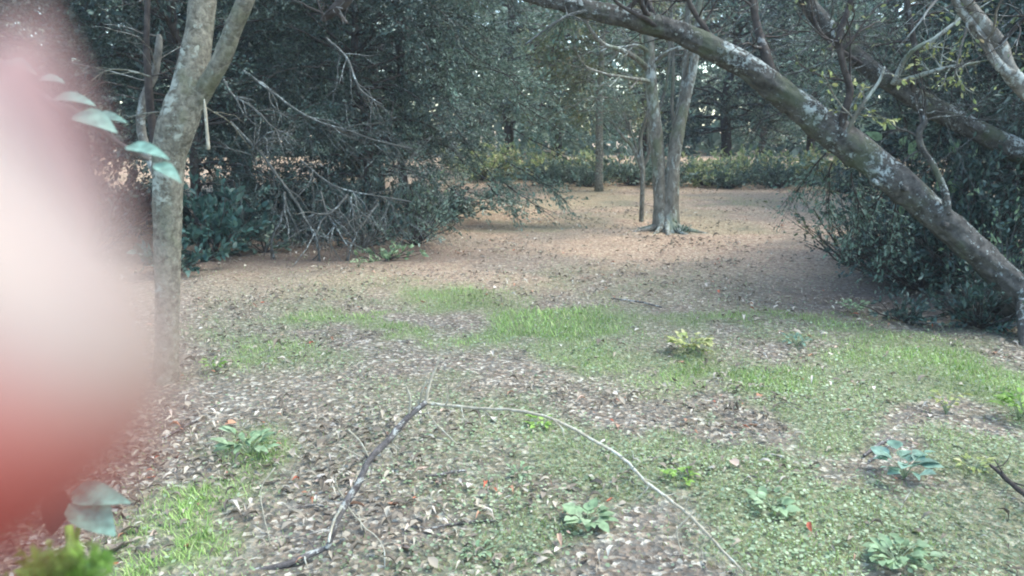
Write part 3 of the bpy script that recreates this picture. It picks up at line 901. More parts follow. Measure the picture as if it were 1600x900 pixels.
# ------------------------------------------------------------------ two-stemmed tree in the clearing
b2 = on_ground(1041, 360)
tt = empty('twin_stemmed_tree', b2, 'grey two-stemmed tree with flared roots standing alone in the clearing', 'tree')
D = float(b2[1])
for nm, rws in [('trunk', [(1036, 366, D, 46), (1033, 352, D, 34), (1032, 320, D, 27), (1030, 290, D, 25), (1028, 250, D, 25), (1024, 200, D, 25), (1019, 150, D, 23), (1015, 90, D, 21), (1012, 20, D, 20), (1008, -90, D, 18), (990, -260, D, 12), (980, -380, D, 6)]),
                ('trunk', [(1046, 366, D - .05, 50), (1046, 352, D - .03, 36), (1047, 320, D, 32), (1050, 290, D, 27), (1052, 255, D, 25), (1056, 225, D, 26), (1063, 190, D, 23), (1073, 150, D, 18), (1083, 105, D, 16), (1090, 50, D, 14), (1100, -60, D, 13), (1125, -200, D, 9), (1140, -330, D, 5)]),
                ('limb', [(1052, 225, D + .05, 14), (1058, 190, D + .1, 15), (1065, 150, D + .1, 13), (1071, 100, D + .1, 12), (1074, 40, D + .1, 11), (1080, -80, D + .1, 9), (1078, -220, D, 5)]),
                ('limb', [(1028, 180, D + .1, 4), (1043, 120, D + .2, 5), (1047, 60, D + .2, 5), (1050, 0, D + .2, 4), (1055, -100, D, 3)]),
                ('limb', [(1055, 215, D + .1, 4), (1050, 170, D + .2, 5), (1052, 110, D + .2, 5), (1051, 60, D + .2, 4), (1048, -20, D, 3)]),
                ('limb', [(1014, 110, D, 12), (995, 92, D - .2, 9), (970, 78, D - .4, 8), (945, 70, D - .6, 6), (925, 50, D - .8, 5), (915, 30, D - .9, 4)])]:
    q = Geo(); a, b = px_path(rws, 8)
    q.tube(a, b, 20 if nm == 'trunk' else 9, rough=.15, seed=int(rws[0][0]) % 17, flute=.35 if nm == 'trunk' else 0)
    i0 = int(len(a) * .55)
    for _ in range(6):
        i = rng.integers(i0, len(a) - 1)
        bare_twigs(q, a[i], np.array([rng.normal(0, .8), rng.normal(0, .8), .4]), .8 + .8 * rng.random(), b[i] * .4, 2, .7, 5, 4)
    q.build(nm, M_BARK_TWIN, tt, loc=b2)
q = Geo()
for ang_ in (-2.8, -2.2, -1.7, -1.1, -.4, .2, 2.6, 3.4):
    L_ = .35 + .2 * rng.random(); dx, dy = math.cos(ang_), math.sin(ang_)
    pts = [b2 + np.array([dx * .10, dy * .10, .16]), b2 + np.array([dx * .22, dy * .22, .05]), b2 + np.array([dx * L_, dy * L_, -.01]), b2 + np.array([dx * (L_ + .18), dy * (L_ + .18), -.04])]
    S_ = spline(np.c_[np.array(pts), [.06, .045, .03, .015]], 5); q.tube(S_[:, :3], S_[:, 3], 8, rough=.2)
q.build('root', M_BARK_TWIN, tt, loc=b2)
G = Geo(); A = at(1030, -330, D) + rv(110) * np.array([2.3, 2.3, 1.2]) * rng.random((110, 1)) ** .4; B = A + rv(110) * .5
twig_leaves(G, T_SM, A, B, 14, .06); G.build('crown', M_OLIVE, tt, smooth=False, loc=b2)
tag(shrub('seedling', 'tiny ivy-like seedling hugging the right root of the two-stemmed tree', b2[0] + .17, b2[1] - .32, M_HEDGE_B, .15, .1, .04, 6, T_LEAF, 4, cat='weed'))

# sapling
b3 = on_ground(1002, 346); D3 = float(b3[1])
ts = empty('sapling', b3, 'thin mossy sapling forking low, just left of the two-stemmed tree', 'tree')
q = Geo()
for rws in [[(1002, 348, D3, 9), (1003, 320, D3, 8), (1004, 290, D3, 8), (1004, 262, D3, 9), (1001, 240, D3, 8), (1001, 215, D3, 6), (1008, 190, D3, 5), (1014, 165, D3, 4), (1010, 130, D3, 3)],
            [(1003, 265, D3, 7), (996, 245, D3, 6), (987, 228, D3, 6), (975, 215, D3, 5), (963, 200, D3, 4), (955, 188, D3, 3)],
            [(1004, 262, D3, 6), (1012, 245, D3, 6), (1014, 225, D3, 5), (1012, 200, D3, 4), (1020, 175, D3, 3)],
            [(996, 245, D3, 4), (992, 222, D3, 4), (985, 205, D3, 3), (984, 190, D3, 3)]]:
    a, b = px_path(rws, 6); q.tube(a, b, 9, rough=.15)
    for _ in range(4):
        i = rng.integers(len(a) // 2, len(a) - 1)
        bare_twigs(q, a[i], np.array([rng.normal(0, .6), rng.normal(0, .5), .6]), .35, .005, 1, .7, 4, 3)
q.build('trunk', M_BARK_TWIN, ts, loc=b3)
G = Geo()
A = at(960, 160, D3) + rv(130) * np.array([.55, .5, .42]) * rng.random((130, 1)) ** .5; B = A + rv(130, .4) * .25
twig_leaves(G, T_SM, A, B, 9, .045)
q = Geo()
for a_, b_ in zip(A, B): q.tube(np.array([a_, b_]), [.003, .002], 3, cap=False)
for i in range(0, 130, 9): q.tube(np.array([at(985, 205, D3), (A[i] + at(985, 205, D3)) / 2 + rng.normal(0, .04, 3), A[i]]), [.006, .005, .003], 4, cap=False)
tag(q.build('twigs', M_BARK_TWIN, ts, loc=b3), kind='stuff')
G.build('crown', M_HEDGE_B, ts, smooth=False, loc=b3)

# ------------------------------------------------------------------ leaning trees on the right
bl = at(1648, 560, 5.75); bl[2] = float(gz(bl[0], bl[1])) - .05
tl = empty('leaning_tree', bl, 'thick lichen-crusted trunk leaning low across the clearing from the right', 'tree')
W = Geo()
rows = [(1690, 580, 5.70, 88), (1650, 522, 5.78, 72), (1604, 472, 5.88, 64), (1554, 424, 5.97, 61), (1500, 374, 6.05, 60), (1430, 314, 6.15, 62), (1360, 256, 6.25, 62), (1295, 205, 6.3, 60), (1230, 155, 6.3, 54), (1170, 112, 6.3, 50), (1110, 82, 6.3, 44), (1045, 55, 6.25, 42), (980, 36, 6.2, 40), (915, 22, 6.15, 36), (850, 8, 6.1, 30), (790, -12, 6.05, 26), (700, -60, 6.0, 24), (600, -110, 5.9, 22), (500, -140, 5.8, 16), (420, -190, 5.7, 9)]
PL, rl = px_path(rows, 12)
rl = rl * .93
PL[5:-5] += np.cumsum(rng.normal(0, .0035, PL[5:-5].shape), 0) * .6
W.tube(PL, rl, 40, rough=.36, seed=3)
for (px, py, d, w) in [(1478, 352, 5.98, 9), (1415, 295, 6.05, 8), (1370, 285, 6.1, 7)]:
    p = at(px, py, d); n_ = rv(1)[0] * .3 + np.array([0, -.7, -.3]); W.tube(np.array([p + np.array([0, .06, 0]), p, p + n_ * .035]), [w * d / F * .8, w * d / F * .6, w * d / F * .3], 9, rough=.4, seed=5)
W.build('trunk', M_BARK_LEAN, tl, loc=bl)


def limb(parent, rows, mat, loc, twigs=5, k=10, tw=.5, name='limb', start=.3, side=None, depth=1, leaves=None, leafmat=None):
    q = Geo(); a, b = px_path(rows, 8); q.tube(a, b, k, rough=.2, seed=int(rows[0][0]) % 13)
    tp = []
    for _ in range(twigs):
        i = rng.integers(int(len(a) * start), len(a) - 1)
        bare_twigs(q, a[i], rv(1)[0] * .8 + np.array([0, 0, .3]), tw * (.6 + .8 * rng.random()), max(.003, b[i] * .4), depth, .8, 4, 4, .1, tp)
    o = q.build(name, mat, parent, loc=loc)
    if leaves:
        G = Geo(); twig_leaves(G, T_SM, np.array([t[0] for t in tp]), np.array([t[1] for t in tp]), leaves, .045)
        G.build('leaves', leafmat, o, smooth=False, loc=loc)
    return o


limb(tl, [(1308, 218, 6.25, 18), (1318, 180, 6.2, 15), (1328, 142, 6.2, 14), (1318, 105, 6.2, 12), (1310, 60, 6.2, 12), (1322, 25, 6.2, 10), (1335, -20, 6.2, 9), (1350, -90, 6.2, 6)], M_BARK_DARK, bl, 9, 10, .5, leaves=2, leafmat=M_OLIVE)
limb(tl, [(1205, 122, 6.3, 26), (1198, 90, 6.3, 20), (1188, 60, 6.35, 16), (1180, 25, 6.4, 14), (1172, -20, 6.4, 12), (1165, -100, 6.4, 8)], M_BARK_DARK, bl, 7, 10, .6)
limb(tl, [(1115, 72, 6.3, 14), (1102, 45, 6.3, 11), (1085, 20, 6.3, 9), (1072, -10, 6.3, 8), (1060, -60, 6.3, 5)], M_BARK_DARK, bl, 6, 8, .5)
limb(tl, [(1480, 335, 6.02, 17), (1476, 300, 6.0, 14), (1460, 262, 6.05, 12), (1440, 230, 6.1, 12), (1436, 205, 6.1, 12), (1445, 190, 6.1, 10), (1438, 172, 6.15, 6)], M_BARK_LEAN, bl, 6, 10, .35)
limb(tl, [(1320, 215, 6.2, 8), (1332, 190, 6.15, 7), (1350, 160, 6.1, 6), (1372, 130, 6.1, 5), (1382, 105, 6.1, 4)], M_BARK_TWIN, bl, 6, 7, .35, leaves=3, leafmat=M_YWEED)
limb(tl, [(600, -105, 5.9, 30), (570, -50, 5.85, 27), (545, -8, 5.8, 24), (525, 14, 5.8, 20), (508, 28, 5.8, 13), (502, 30, 5.8, 6)], M_BARK_DARK, bl, 4, 12, .25, 'broken_limb', .5)
limb(tl, [(525, 14, 5.8, 9), (535, 28, 5.78, 7), (542, 36, 5.75, 4)], M_BARK_DARK, bl, 2, 8, .2, 'broken_limb', .5)
limb(tl, [(925, 15, 6.12, 8), (880, 28, 6.0, 5), (820, 70, 5.95, 3)], M_TWIG, bl, 5, 6, .4)
limb(tl, [(1030, 45, 6.2, 8), (1010, 30, 6.1, 7), (960, 0, 6.0, 5), (930, -60, 5.95, 4)], M_BARK_DARK, bl, 6, 6, .4)
# root buttress at the foot
q = Geo()
for (x1, y1) in [(1520, 495), (1550, 510), (1600, 540), (1570, 500)]:
    e = on_ground(x1, y1); s_ = at(1600, 470, 5.85)
    S_ = spline(np.c_[np.array([s_, s_ * .5 + e * .5 + [0, 0, .03], e - [0, 0, .05]]), [.07, .05, .03]], 6); q.tube(S_[:, :3], S_[:, 3], 10, rough=.3)
q.build('root', M_BARK_LEAN, tl, loc=bl)
# crown above, out towards the camera's left
G = Geo(); W = Geo(); tp = []
for _ in range(14):
    i = rng.integers(int(len(PL) * .55), len(PL) - 2)
    bare_twigs(W, PL[i], np.array([rng.normal(-.2, .6), rng.normal(.2, .5), .9]), 1.2 + rng.random(), rl[i] * .3, 2, .8, 5, 4, 0, tp)
o = W.build('limb', M_BARK_DARK, tl, loc=bl)
twig_leaves(G, T_SM, np.array([t[0] for t in tp]), np.array([t[1] for t in tp]), 3, .05)
G.build('crown', M_HEDGE_B, tl, smooth=False, loc=bl)

# second leaning trunk behind
bs = at(1960, 520, 6.9); bs[2] = float(gz(bs[0], bs[1])) - .05
t_s = empty('leaning_tree', bs, 'thinner dark trunk leaning behind and above the thick lichen-crusted one', 'tree')
rows = [(1990, 590, 6.7, 70), (1900, 470, 6.85, 62), (1780, 350, 7.0, 52), (1690, 290, 7.1, 46), (1600, 240, 7.2, 42), (1530, 205, 7.25, 38), (1460, 168, 7.3, 38), (1395, 132, 7.3, 32), (1345, 95, 7.3, 32), (1300, 50, 7.3, 30), (1262, 5, 7.3, 32), (1225, -60, 7.3, 28), (1150, -180, 7.3, 20), (1100, -300, 7.3, 12)]
P, r = px_path(rows, 10); P_S = P; W = Geo(); W.tube(P, r, 24, rough=.3, seed=8); W.build('trunk', M_BARK_LEAN, t_s, loc=bs)
limb(t_s, [(1425, 145, 7.25, 12), (1432, 100, 7.2, 11), (1425, 50, 7.2, 11), (1418, 10, 7.2, 11), (1415, -60, 7.2, 8)], M_BARK_DARK, bs, 8, 8, .6, leaves=3, leafmat=M_OLIVE)
limb(t_s, [(1395, 132, 7.2, 10), (1420, 85, 7.1, 8), (1460, 60, 7.0, 6), (1500, 30, 7.0, 5), (1530, 10, 7, 4)], M_BARK_TWIN, bs, 8, 8, .6, leaves=3, leafmat=M_YWEED)
limb(t_s, [(1345, 100, 7.2, 7), (1290, 60, 7.1, 6), (1268, 20, 7.1, 5), (1262, -20, 7.1, 4)], M_BARK_DARK, bs, 8, 7, .5)
limb(t_s, [(1400, 130, 7.2, 9), (1470, 108, 7.0, 6), (1530, 98, 6.9, 5)], M_BARK_TWIN, bs, 9, 7, .35, leaves=3, leafmat=M_YWEED)
# third, pale
b5 = at(1900, 560, 6.3); b5[2] = float(gz(b5[0], b5[1])) - .05
t_p = empty('leaning_tree', b5, 'pale lichened limb curving in at the top right corner above the other leaning trunks', 'tree')
rows = [(1900, 590, 6.2, 60), (1840, 460, 6.25, 52), (1760, 310, 6.3, 46), (1680, 200, 6.3, 42), (1610, 145, 6.35, 36), (1578, 112, 6.35, 30), (1562, 70, 6.4, 28), (1535, 35, 6.4, 24), (1512, 5, 6.4, 22), (1490, -50, 6.4, 20), (1450, -180, 6.4, 12)]
P, r = px_path(rows, 10); W = Geo(); W.tube(P, r, 22, rough=.2, seed=9); W.build('trunk', M_BARK_PALE, t_p, loc=b5)
limb(t_p, [(1580, 118, 6.3, 22), (1555, 95, 6.35, 18), (1535, 60, 6.4, 16), (1512, 30, 6.4, 15), (1495, 5, 6.4, 14), (1480, -40, 6.4, 12)], M_BARK_PALE, b5, 6, 10, .5)
limb(t_p, [(1562, 70, 6.3, 7), (1600, 30, 6.2, 6), (1640, 15, 6.1, 5)], M_BARK_DARK, b5, 7, 7, .5, leaves=2, leafmat=M_OLIVE)

# leafy sprays growing from the leaning trunks
def sprays(parent, loc, spots, mat, leaf=.04, name='spray', per=9, m=34, ln=.30):
    for (x0, y0, d0, x1, y1, d1) in spots:
        W, G = Geo(), Geo(); A, B = [], []
        P = wobble(at(x0, y0, d0), at(x1, y1, d1), 7, .04)
        W.tube(P, np.linspace(.008, .003, 7), 5, cap=False)
        for _ in range(m):
            i = rng.integers(1, 7); a = P[i]; d = P[i] - P[i - 1]; d /= np.linalg.norm(d)
            b = a + (d + rv(1)[0] * .8) * ln * (.4 + .8 * rng.random()); A.append(a); B.append(b)
            W.tube(np.array([a, b]), [.0025, .0014], 3, cap=False)
        twig_leaves(G, T_SM, np.array(A), np.array(B), per, leaf)
        o = W.build(name, M_BARK_DARK, parent, loc=loc)
        G.build('leaves', mat, o, smooth=False, loc=loc)


sprays(tl, bl, [(1300, 255, 6.6, 1290, 330, 6.9), (1330, 270, 6.6, 1345, 340, 6.8), (1290, 240, 6.7, 1245, 300, 7.2), (1380, 300, 6.6, 1330, 370, 7.0), (1400, 310, 6.6, 1390, 400, 6.9), (1100, 70, 6.4, 1150, 20, 6.8), (1000, 35, 6.3, 950, 15, 6.6), (900, 10, 6.2, 870, 35, 6.4)], M_HEDGE_B, .035)
sprays(t_s, bs, [(1345, 95, 7.4, 1300, 130, 7.9), (1395, 132, 7.5, 1420, 210, 7.9), (1460, 168, 7.5, 1430, 60, 8.0), (1530, 205, 7.5, 1490, 120, 8.0), (1300, 50, 7.5, 1240, 80, 8.2), (1300, 50, 7.5, 1360, 20, 7.9), (1600, 240, 7.4, 1560, 170, 7.7), (1450, 165, 7.4, 1400, 70, 7.6), (1380, 120, 7.4, 1390, 30, 7.8), (1520, 200, 7.3, 1570, 90, 7.6), (1480, 180, 7.3, 1500, 40, 7.5), (1400, 130, 7.3, 1350, 60, 7.4), (1350, 90, 7.3, 1290, 10, 7.4), (1560, 220, 7.3, 1600, 330, 7.5), (1480, 180, 7.3, 1450, 260, 7.5)], M_HEDGE_B, .035)

q = Geo()
for _ in range(70):
    i = rng.integers(int(len(P_S) * .35), len(P_S) - 30)
    bare_twigs(q, P_S[i], np.array([rng.normal(-.1, .8), rng.normal(-.3, .4), rng.normal(.35, .5)]), .5 + .7 * rng.random(), .005, 2, .8, 4, 3, .1)
for _ in range(26):
    i = rng.integers(int(len(PL) * .35), int(len(PL) * .8))
    bare_twigs(q, PL[i], np.array([rng.normal(.1, .7), rng.normal(0, .4), .8]), .4 + .5 * rng.random(), .005, 1, .8, 4, 4, .1)
q.build('twigs', M_TWIG, t_s, loc=bs)['kind'] = 'stuff'
shrub('shrub', 'ragged dark undergrowth hiding the foot of the thick leaning trunk', 3.72, 6.15, M_DARKL, .42, .42, .045, 36, T_SM, 8)
shrub('shrub', 'thin dark sprouts on the shaded soil just left of the thick trunk foot', 3.2, 6.35, M_DARKL, .22, .4, .04, 18, T_SM, 6)

# bushes on the right
r1 = evergreen('evergreen_tree', 'dense dark evergreen filling the gap between the two leaning trunks', 'tree', pd(1570, 9.4), M_HEDGE,
               height=5.5, rad=1.9, zlow=.3, nbough=90, ntwig=28, per=18, size=.06, droop=.3, trunk_r=.1, shape='dome', group='evergreen trees on the right', **NEAR)
r2 = evergreen('evergreen_tree', 'dark evergreen at the right edge behind the foot of the thick leaning trunk', 'tree', (5.9, 8.2), M_HEDGE,
               height=5.5, rad=2.0, zlow=.2, nbough=90, ntwig=28, per=18, size=.06, droop=.3, trunk_r=.1, shape='dome', group='evergreen trees on the right', **NEAR)
shrub('shrub', 'straggly dark bush with olive leaf tips hanging under the middle of the thick leaning trunk', *pd(1375, 8.4), M_HEDGE, .85, .65, .045, 34, T_SM, 7)
shrub('shrub', 'loose yellow-green drooping bush at the clearing side under the thick leaning trunk', *pd(1335, 8.9), M_OLIVE, .9, .55, .055, 16, T_SM, 5)
shrub('shrub', 'dark bush in the shade right under the thick leaning trunk near its foot', *pd(1450, 7.6), M_DARKL, .7, .85, .045, 60, T_SM, 12)
shrub('shrub', 'black-green bush crowding behind the foot of the thick leaning trunk', *pd(1540, 7.5), M_DARKL, 1.2, .9, .06, 80, T_SM, 12)
shrub('shrub', 'large-leaved light green shoot standing between the two leaning trunks', *pd(1440, 7.9), M_PALE, 1.5, .35, .13, 6, T_HEART, 2)
shrub('shrub', 'slim pale-leaved shoot rising behind the foot of the thick leaning trunk at the right edge', *pd(1583, 6.6), M_PALE, 1.05, .25, .05, 7, T_SM, 5, bark=M_TWIG)

# ------------------------------------------------------------------ near fallen branch
fb = on_ground(520, 860)
root = empty('fallen_branch', fb, 'dark broken branch propped up and bent over, its thin pale end sweeping to the right', 'branch')
W = Geo()
rows = [(388, 893, 2.62, 9), (440, 884, 2.62, 11), (485, 866, 2.66, 10), (505, 858, 2.68, 7), (514, 850, 2.68, 9), (530, 805, 2.72, 13), (560, 755, 2.8, 12.5), (578, 718, 2.85, 11.5), (605, 690, 2.9, 10.5), (635, 655, 2.96, 9), (665, 628, 3.0, 9)]
P, r = px_path(rows, 8); r = r * 1.2; W.tube(P, r, 12, rough=.25, seed=1)
for _ in range(8):
    i = rng.integers(int(len(P) * .55), len(P) - 3)
    bare_twigs(W, P[i], np.array([rng.normal(0, .8), -.2, rng.normal(.1, .5)]), .07, .003, 0, .5, 5)
W.build('branch', M_STICK, root, loc=fb)
W2 = Geo()
rows = [(665, 628, 3.0, 7), (690, 634, 3.0, 6.5), (740, 637, 2.98, 6), (820, 638, 2.93, 6), (880, 658, 2.88, 6.5), (960, 700, 2.8, 7), (1010, 742, 2.72, 7), (1060, 782, 2.66, 7.5), (1110, 828, 2.6, 7), (1150, 872, 2.54, 5), (1165, 890, 2.5, 3)]
P, r = px_path(rows, 8); P = P + np.cumsum(rng.normal(0, .0022, P.shape), 0) * .8; r = r * .82; W2.tube(P, r, 10, rough=.35, seed=6)
for _ in range(14):
    i = rng.integers(6, len(P) - 4); bare_twigs(W2, P[i], P[i + 1] - P[i] + rv(1)[0] * .03, .04 + .08 * rng.random(), r[i] * .45, 0, .5, 5)
if 1: pass; W2.build('branch', M_STRAWT, root, loc=fb)
W3 = Geo()
for rows in [[(665, 630, 3.0, 6), (672, 600, 3.02, 5), (682, 575, 3.05, 4), (691, 555, 3.06, 2)], [(640, 652, 2.97, 4), (641, 622, 2.97, 4), (634, 605, 2.97, 3)],
             [(655, 636, 3.0, 4), (662, 605, 3.0, 3), (668, 590, 3.0, 2)], [(578, 718, 2.85, 3), (562, 692, 2.85, 3), (545, 672, 2.85, 2.5)],
             [(575, 722, 2.85, 3), (552, 710, 2.84, 2.5), (530, 698, 2.83, 2)], [(668, 632, 3, 2.4), (672, 648, 2.98, 2), (690, 668, 2.96, 2), (715, 693, 2.94, 2)],
             [(524, 748, 2.75, 2.5), (530, 768, 2.76, 3), (545, 795, 2.76, 3), (570, 825, 2.75, 2.5), (597, 850, 2.7, 2.5), (604, 895, 2.6, 2)],
             [(535, 790, 2.72, 5), (520, 820, 2.68, 5), (515, 848, 2.62, 4)], [(475, 870, 2.64, 3), (480, 885, 2.62, 3), (492, 905, 2.58, 2)],
             [(560, 800, 2.76, 2), (566, 830, 2.72, 2)], [(630, 665, 2.95, 2.5), (612, 690, 2.95, 2.5), (622, 700, 2.93, 2)],
             [(860, 650, 2.9, 2), (878, 668, 2.88, 2), (882, 682, 2.86, 1.5)], [(695, 634, 3, 2), (698, 620, 3, 1.6), (695, 600, 3, 1.2)],
             [(430, 730, 2.8, 2), (410, 770, 2.76, 2), (425, 850, 2.7, 2)],
             [(1085, 800, 2.62, 3), (1060, 830, 2.6, 2.5), (1070, 870, 2.56, 2)]]:
    a, b = px_path(rows, 5); a = a + np.cumsum(rng.normal(0, .0012, a.shape), 0); W3 = Geo(); W3.tube(a, np.maximum(b, .0012), 6, rough=.2, cap=True); W3.build('twig', M_STRAWT, root, loc=fb)
# wispy grass heads hanging on the thin end
W4 = Geo()
for _ in range(46):
    t_ = rng.random(); i = int(len(P) * (.45 + .5 * t_)); s_ = P[min(i, len(P) - 1)]
    e = s_ + np.array([rng.normal(.0, .05), rng.normal(-.02, .05), -.04 - .10 * rng.random()])
    W4.tube(np.array([s_, (s_ + e) / 2 + rng.normal(0, .008, 3), e]), [.0007, .0006, .0004], 3, cap=False)
W4.build('dry_grass', M_STRAWT, root, loc=fb)


def stick(label, rows, mat, lift=.012, name='stick', forks=2):
    A = []
    for x, y, w in rows:
        p = on_ground(x, y); A.append([p[0], p[1], p[2] + lift, max(.002, w * .5 * p[1] / F)])
    S_ = spline(A, 6); q = Geo(); S_[:, :3] += np.cumsum(rng.normal(0, .001, S_[:, :3].shape), 0); q.tube(S_[:, :3], S_[:, 3], 8, rough=.3)
    for _ in range(forks):
        i = rng.integers(1, len(S_) - 2); bare_twigs(q, S_[i, :3], np.array([*rng.normal(0, 1, 2), .15]), .12, S_[i, 3] * .5, 0, .4, 5)
    tag(q.build(name, mat), label, 'stick')


stick('dark thin stick on the litter beside the finger, above the grass strip', [(258, 688, 4), (285, 672, 5), (318, 655, 4)], M_STICK)
stick('reddish straight stick lying just right of the bent branch', [(665, 748, 4), (700, 743, 5), (728, 740, 4)], M_STICK, forks=0)
stick('thin dark stick in the grass right of the bright grass patch', [(955, 468, 2), (1000, 475, 3), (1035, 484, 3)], M_STICK)
stick('grey stick lying beside the blue-green weed', [(1350, 716, 5), (1370, 702, 6), (1392, 688, 5)], M_STICK)
stick('second grey stick close below the one beside the blue-green weed', [(1358, 724, 4), (1378, 710, 4), (1390, 702, 3)], M_STICK, forks=0)
stick('short thin stick in the litter near the bottom middle', [(668, 832, 3), (720, 822, 4), (770, 818, 3)], M_STICK)
stick('slender stick lying flat on bare soil right of the grass strip', [(455, 800, 3), (490, 792, 3), (520, 795, 2)], M_STICK)
stick('pale short stick on the clover in the lower right', [(1195, 712, 4), (1225, 718, 5)], M_STRAWT, forks=0)
stick('forked dark twig jutting in at the right edge low in the photo', [(1610, 800, 10), (1585, 778, 9), (1560, 755, 7), (1545, 742, 4)], M_BARK_DARK, .05, forks=4)


# ------------------------------------------------------------------ weeds
def weed(label, px, py, mat, r_px, n, leaf_px, tpl=T_LEAF, h=.5, wid=1.0, flat=.5, per=3, name='weed'):
    b = on_ground(px, py); s = b[1] / F
    root = empty(name, b, label, 'weed'); W, G = Geo(), Geo()
    R_ = r_px * s * .9; lf = leaf_px * s * .72; n = int(n * 1.5); wid = wid * .9
    for i in range(n):
        az = 6.283 * (i + rng.random() * .7) / n; q = .5 + .5 * rng.random()
        tip = b + np.array([math.cos(az) * R_ * q, math.sin(az) * R_ * q, R_ * h * (.6 + .8 * rng.random())])
        mid = (b + tip) / 2 + np.array([0, 0, R_ * h * .25])
        S_ = spline(np.array([b, mid, tip]), 4); W.tube(S_, np.linspace(.0022, .0012, len(S_)), 5, cap=False)
        ix = rng.integers(len(S_) // 2, len(S_), per); ix[0] = len(S_) - 1
        pos = S_[ix]; out = np.array([math.cos(az), math.sin(az), 0.05])
        G.leaves(tpl, pos, out + rv(per) * .6 * np.array([1, 1, .5]), rv(per) * (1 - flat) + np.array([0, 0, 1.0]), lf * (.65 + .6 * rng.random(per)), wid)
    W.build('stem', M_CLOVER, root, loc=b); G.build('leaves', mat, root, smooth=True, loc=b)
    return root


T_BROAD = leaf_tpl(6, .75, .08, .10, heart=True)
weed('blue-green broad-leaved weed standing alone in the lower right', 1412, 748, M_TEAL, 40, 8, 46, T_BROAD, .9, 1, .6, 2)
weed('pale green weed with a broad top leaf in the grass left of the bent branch', 390, 712, M_PALE, 42, 8, 36, T_LEAF, .8, 1, .5, 3)
weed('yellow-leaved weed in the middle of the lawn right of the bright grass', 1078, 552, M_YWEED, 42, 14, 20, T_LEAF, .55, 1, .5, 5)
weed('small yellow upright weed amid grass toward the right edge', 1478, 648, M_YWEED, 24, 7, 18, T_LEAF, 1.3, 1, .3, 4)
weed('bright lime-green weed cut by the right edge of the photo', 1592, 656, M_LIME, 40, 12, 28, T_LEAF, .8, 1, .5, 4)
weed('frosty grey-green tuft on the shaded soil under the leaning trunk', 1334, 492, M_PALE, 24, 10, 14, T_LEAF, .8, 1, .4, 4)
weed('round-leaved pale weed right of the bottom middle', 918, 822, M_PALE, 44, 9, 36, T_BROAD, .5, 1, .7, 2)
weed('small pale weed in bare soil below the pale end of the bent branch', 812, 745, M_PALE, 26, 7, 18, T_LEAF, .5, 1, .6, 3)
weed('lobed green weed in the clover near the lower right', 1205, 795, M_PALE, 36, 9, 28, T_BROAD, .5, 1, .6, 2)
weed('green and brown weed just above the sweeping pale branch', 1062, 750, M_LIME, 26, 7, 22, T_BROAD, .5, 1, .6, 2)
weed('light green seedling beneath the arch of the bent branch', 845, 668, M_LIME, 20, 7, 16, T_BROAD, .6, 1, .6, 2)
weed('leafy pale clump at the bottom edge in the lower right', 1400, 880, M_PALE, 60, 14, 30, T_BROAD, .4, 1, .6, 3)
weed('yellowish leafy clump in the lower right near the blue-green weed', 1520, 735, M_YWEED, 30, 8, 18, T_LEAF, .5, 1, .5, 3)
weed('tiny bluish weed amid clover above the lower right grass', 1245, 540, M_TEAL, 22, 8, 14, T_LEAF, .6, 1, .5, 3)
weed('pale leafy weed in soil at the bottom, left of the pale branch end', 745, 868, M_PALE, 26, 6, 24, T_LEAF, .4, 1, .6, 2)
weed('dark green grass-side weed at the left, below the forked trunk', 335, 580, M_LIME, 18, 8, 14, T_LEAF, .9, 1, .4, 3)
weed('small green weed at the foot of the left thicket, on the litter edge', 560, 418, M_PALE, 14, 7, 9, T_LEAF, .8, 1, .4, 3)

# ------------------------------------------------------------------ near sprig, upper left
g0 = np.array([-1.25, .78, float(gz(-1.25, .78)) - .02])
sp = empty('leafy_sprig', g0, 'arching sprig of silvery blue-green leaves reaching across the forked trunk', 'plant')
W, G = Geo(), Geo()
P1 = spline(np.array([g0, [-1.3, .8, .8], [-1.2, .78, 1.55], [-.85, .74, 1.78], [-.6, .72, 1.72], at(60, 145, .72), at(112, 170, .72), at(150, 195, .72), at(180, 219, .72), at(205, 235, .71), at(232, 250, .71)]), 8)
W.tube(P1, np.linspace(.006, .0016, len(P1)), 7)
W.build('stem', M_STICK, sp, loc=g0)
for (x0, y0, x1, y1, w, dd) in [(58, 126, 104, 131, .75, .73), (84, 154, 152, 168, .65, .72), (118, 178, 184, 210, .95, .71), (142, 184, 200, 194, .65, .73), (196, 230, 266, 252, .65, .71), (242, 256, 284, 288, .8, .70), (8, 95, 60, 118, .7, .73), (20, 150, 60, 178, .8, .7)]:
    a = at(x0, y0, dd); b = at(x1, y1, dd - .012); d = b - a
    q = Geo(); q.leaves(T_HEART, a[None], d[None], np.array([[.15, -.55, .8]]), np.linalg.norm(d), w)
    q.build('leaf', M_SPRIG, sp, smooth=True, loc=g0)

# near leafy shoot, lower left
g1 = np.array([-.42, .66, float(gz(-.42, .66)) - .02])
ns = empty('leafy_shoot', g1, 'blurred lime-green shoot with one silvery and one brown leaf below the hand', 'plant')
W = Geo()
top1 = at(128, 800, .60)
P1 = spline(np.array([g1, g1 + [0.02, .01, .5], at(120, 930, .58), at(118, 860, .59), top1]), 8); W.tube(P1, np.linspace(.005, .0016, len(P1)), 7)
A = []; B = []
for _ in range(30):
    a = at(115 + rng.normal(0, 20), 930 + 80 * rng.random(), .36); b = at(30 + 145 * rng.random(), 862 + 60 * rng.random(), .31 + .04 * rng.random()); A.append(a); B.append(b)
    W.tube(np.array([P1[len(P1) // 2 + 2], a, b]), [.0012, .001, .0007], 4, cap=False)
W.build('stem', M_LIME, ns, loc=g1)
G = Geo(); twig_leaves(G, T_LEAF, np.array(A), np.array(B), 26, .0075); G.build('leaves', M_LIME, ns, smooth=True, loc=g1)
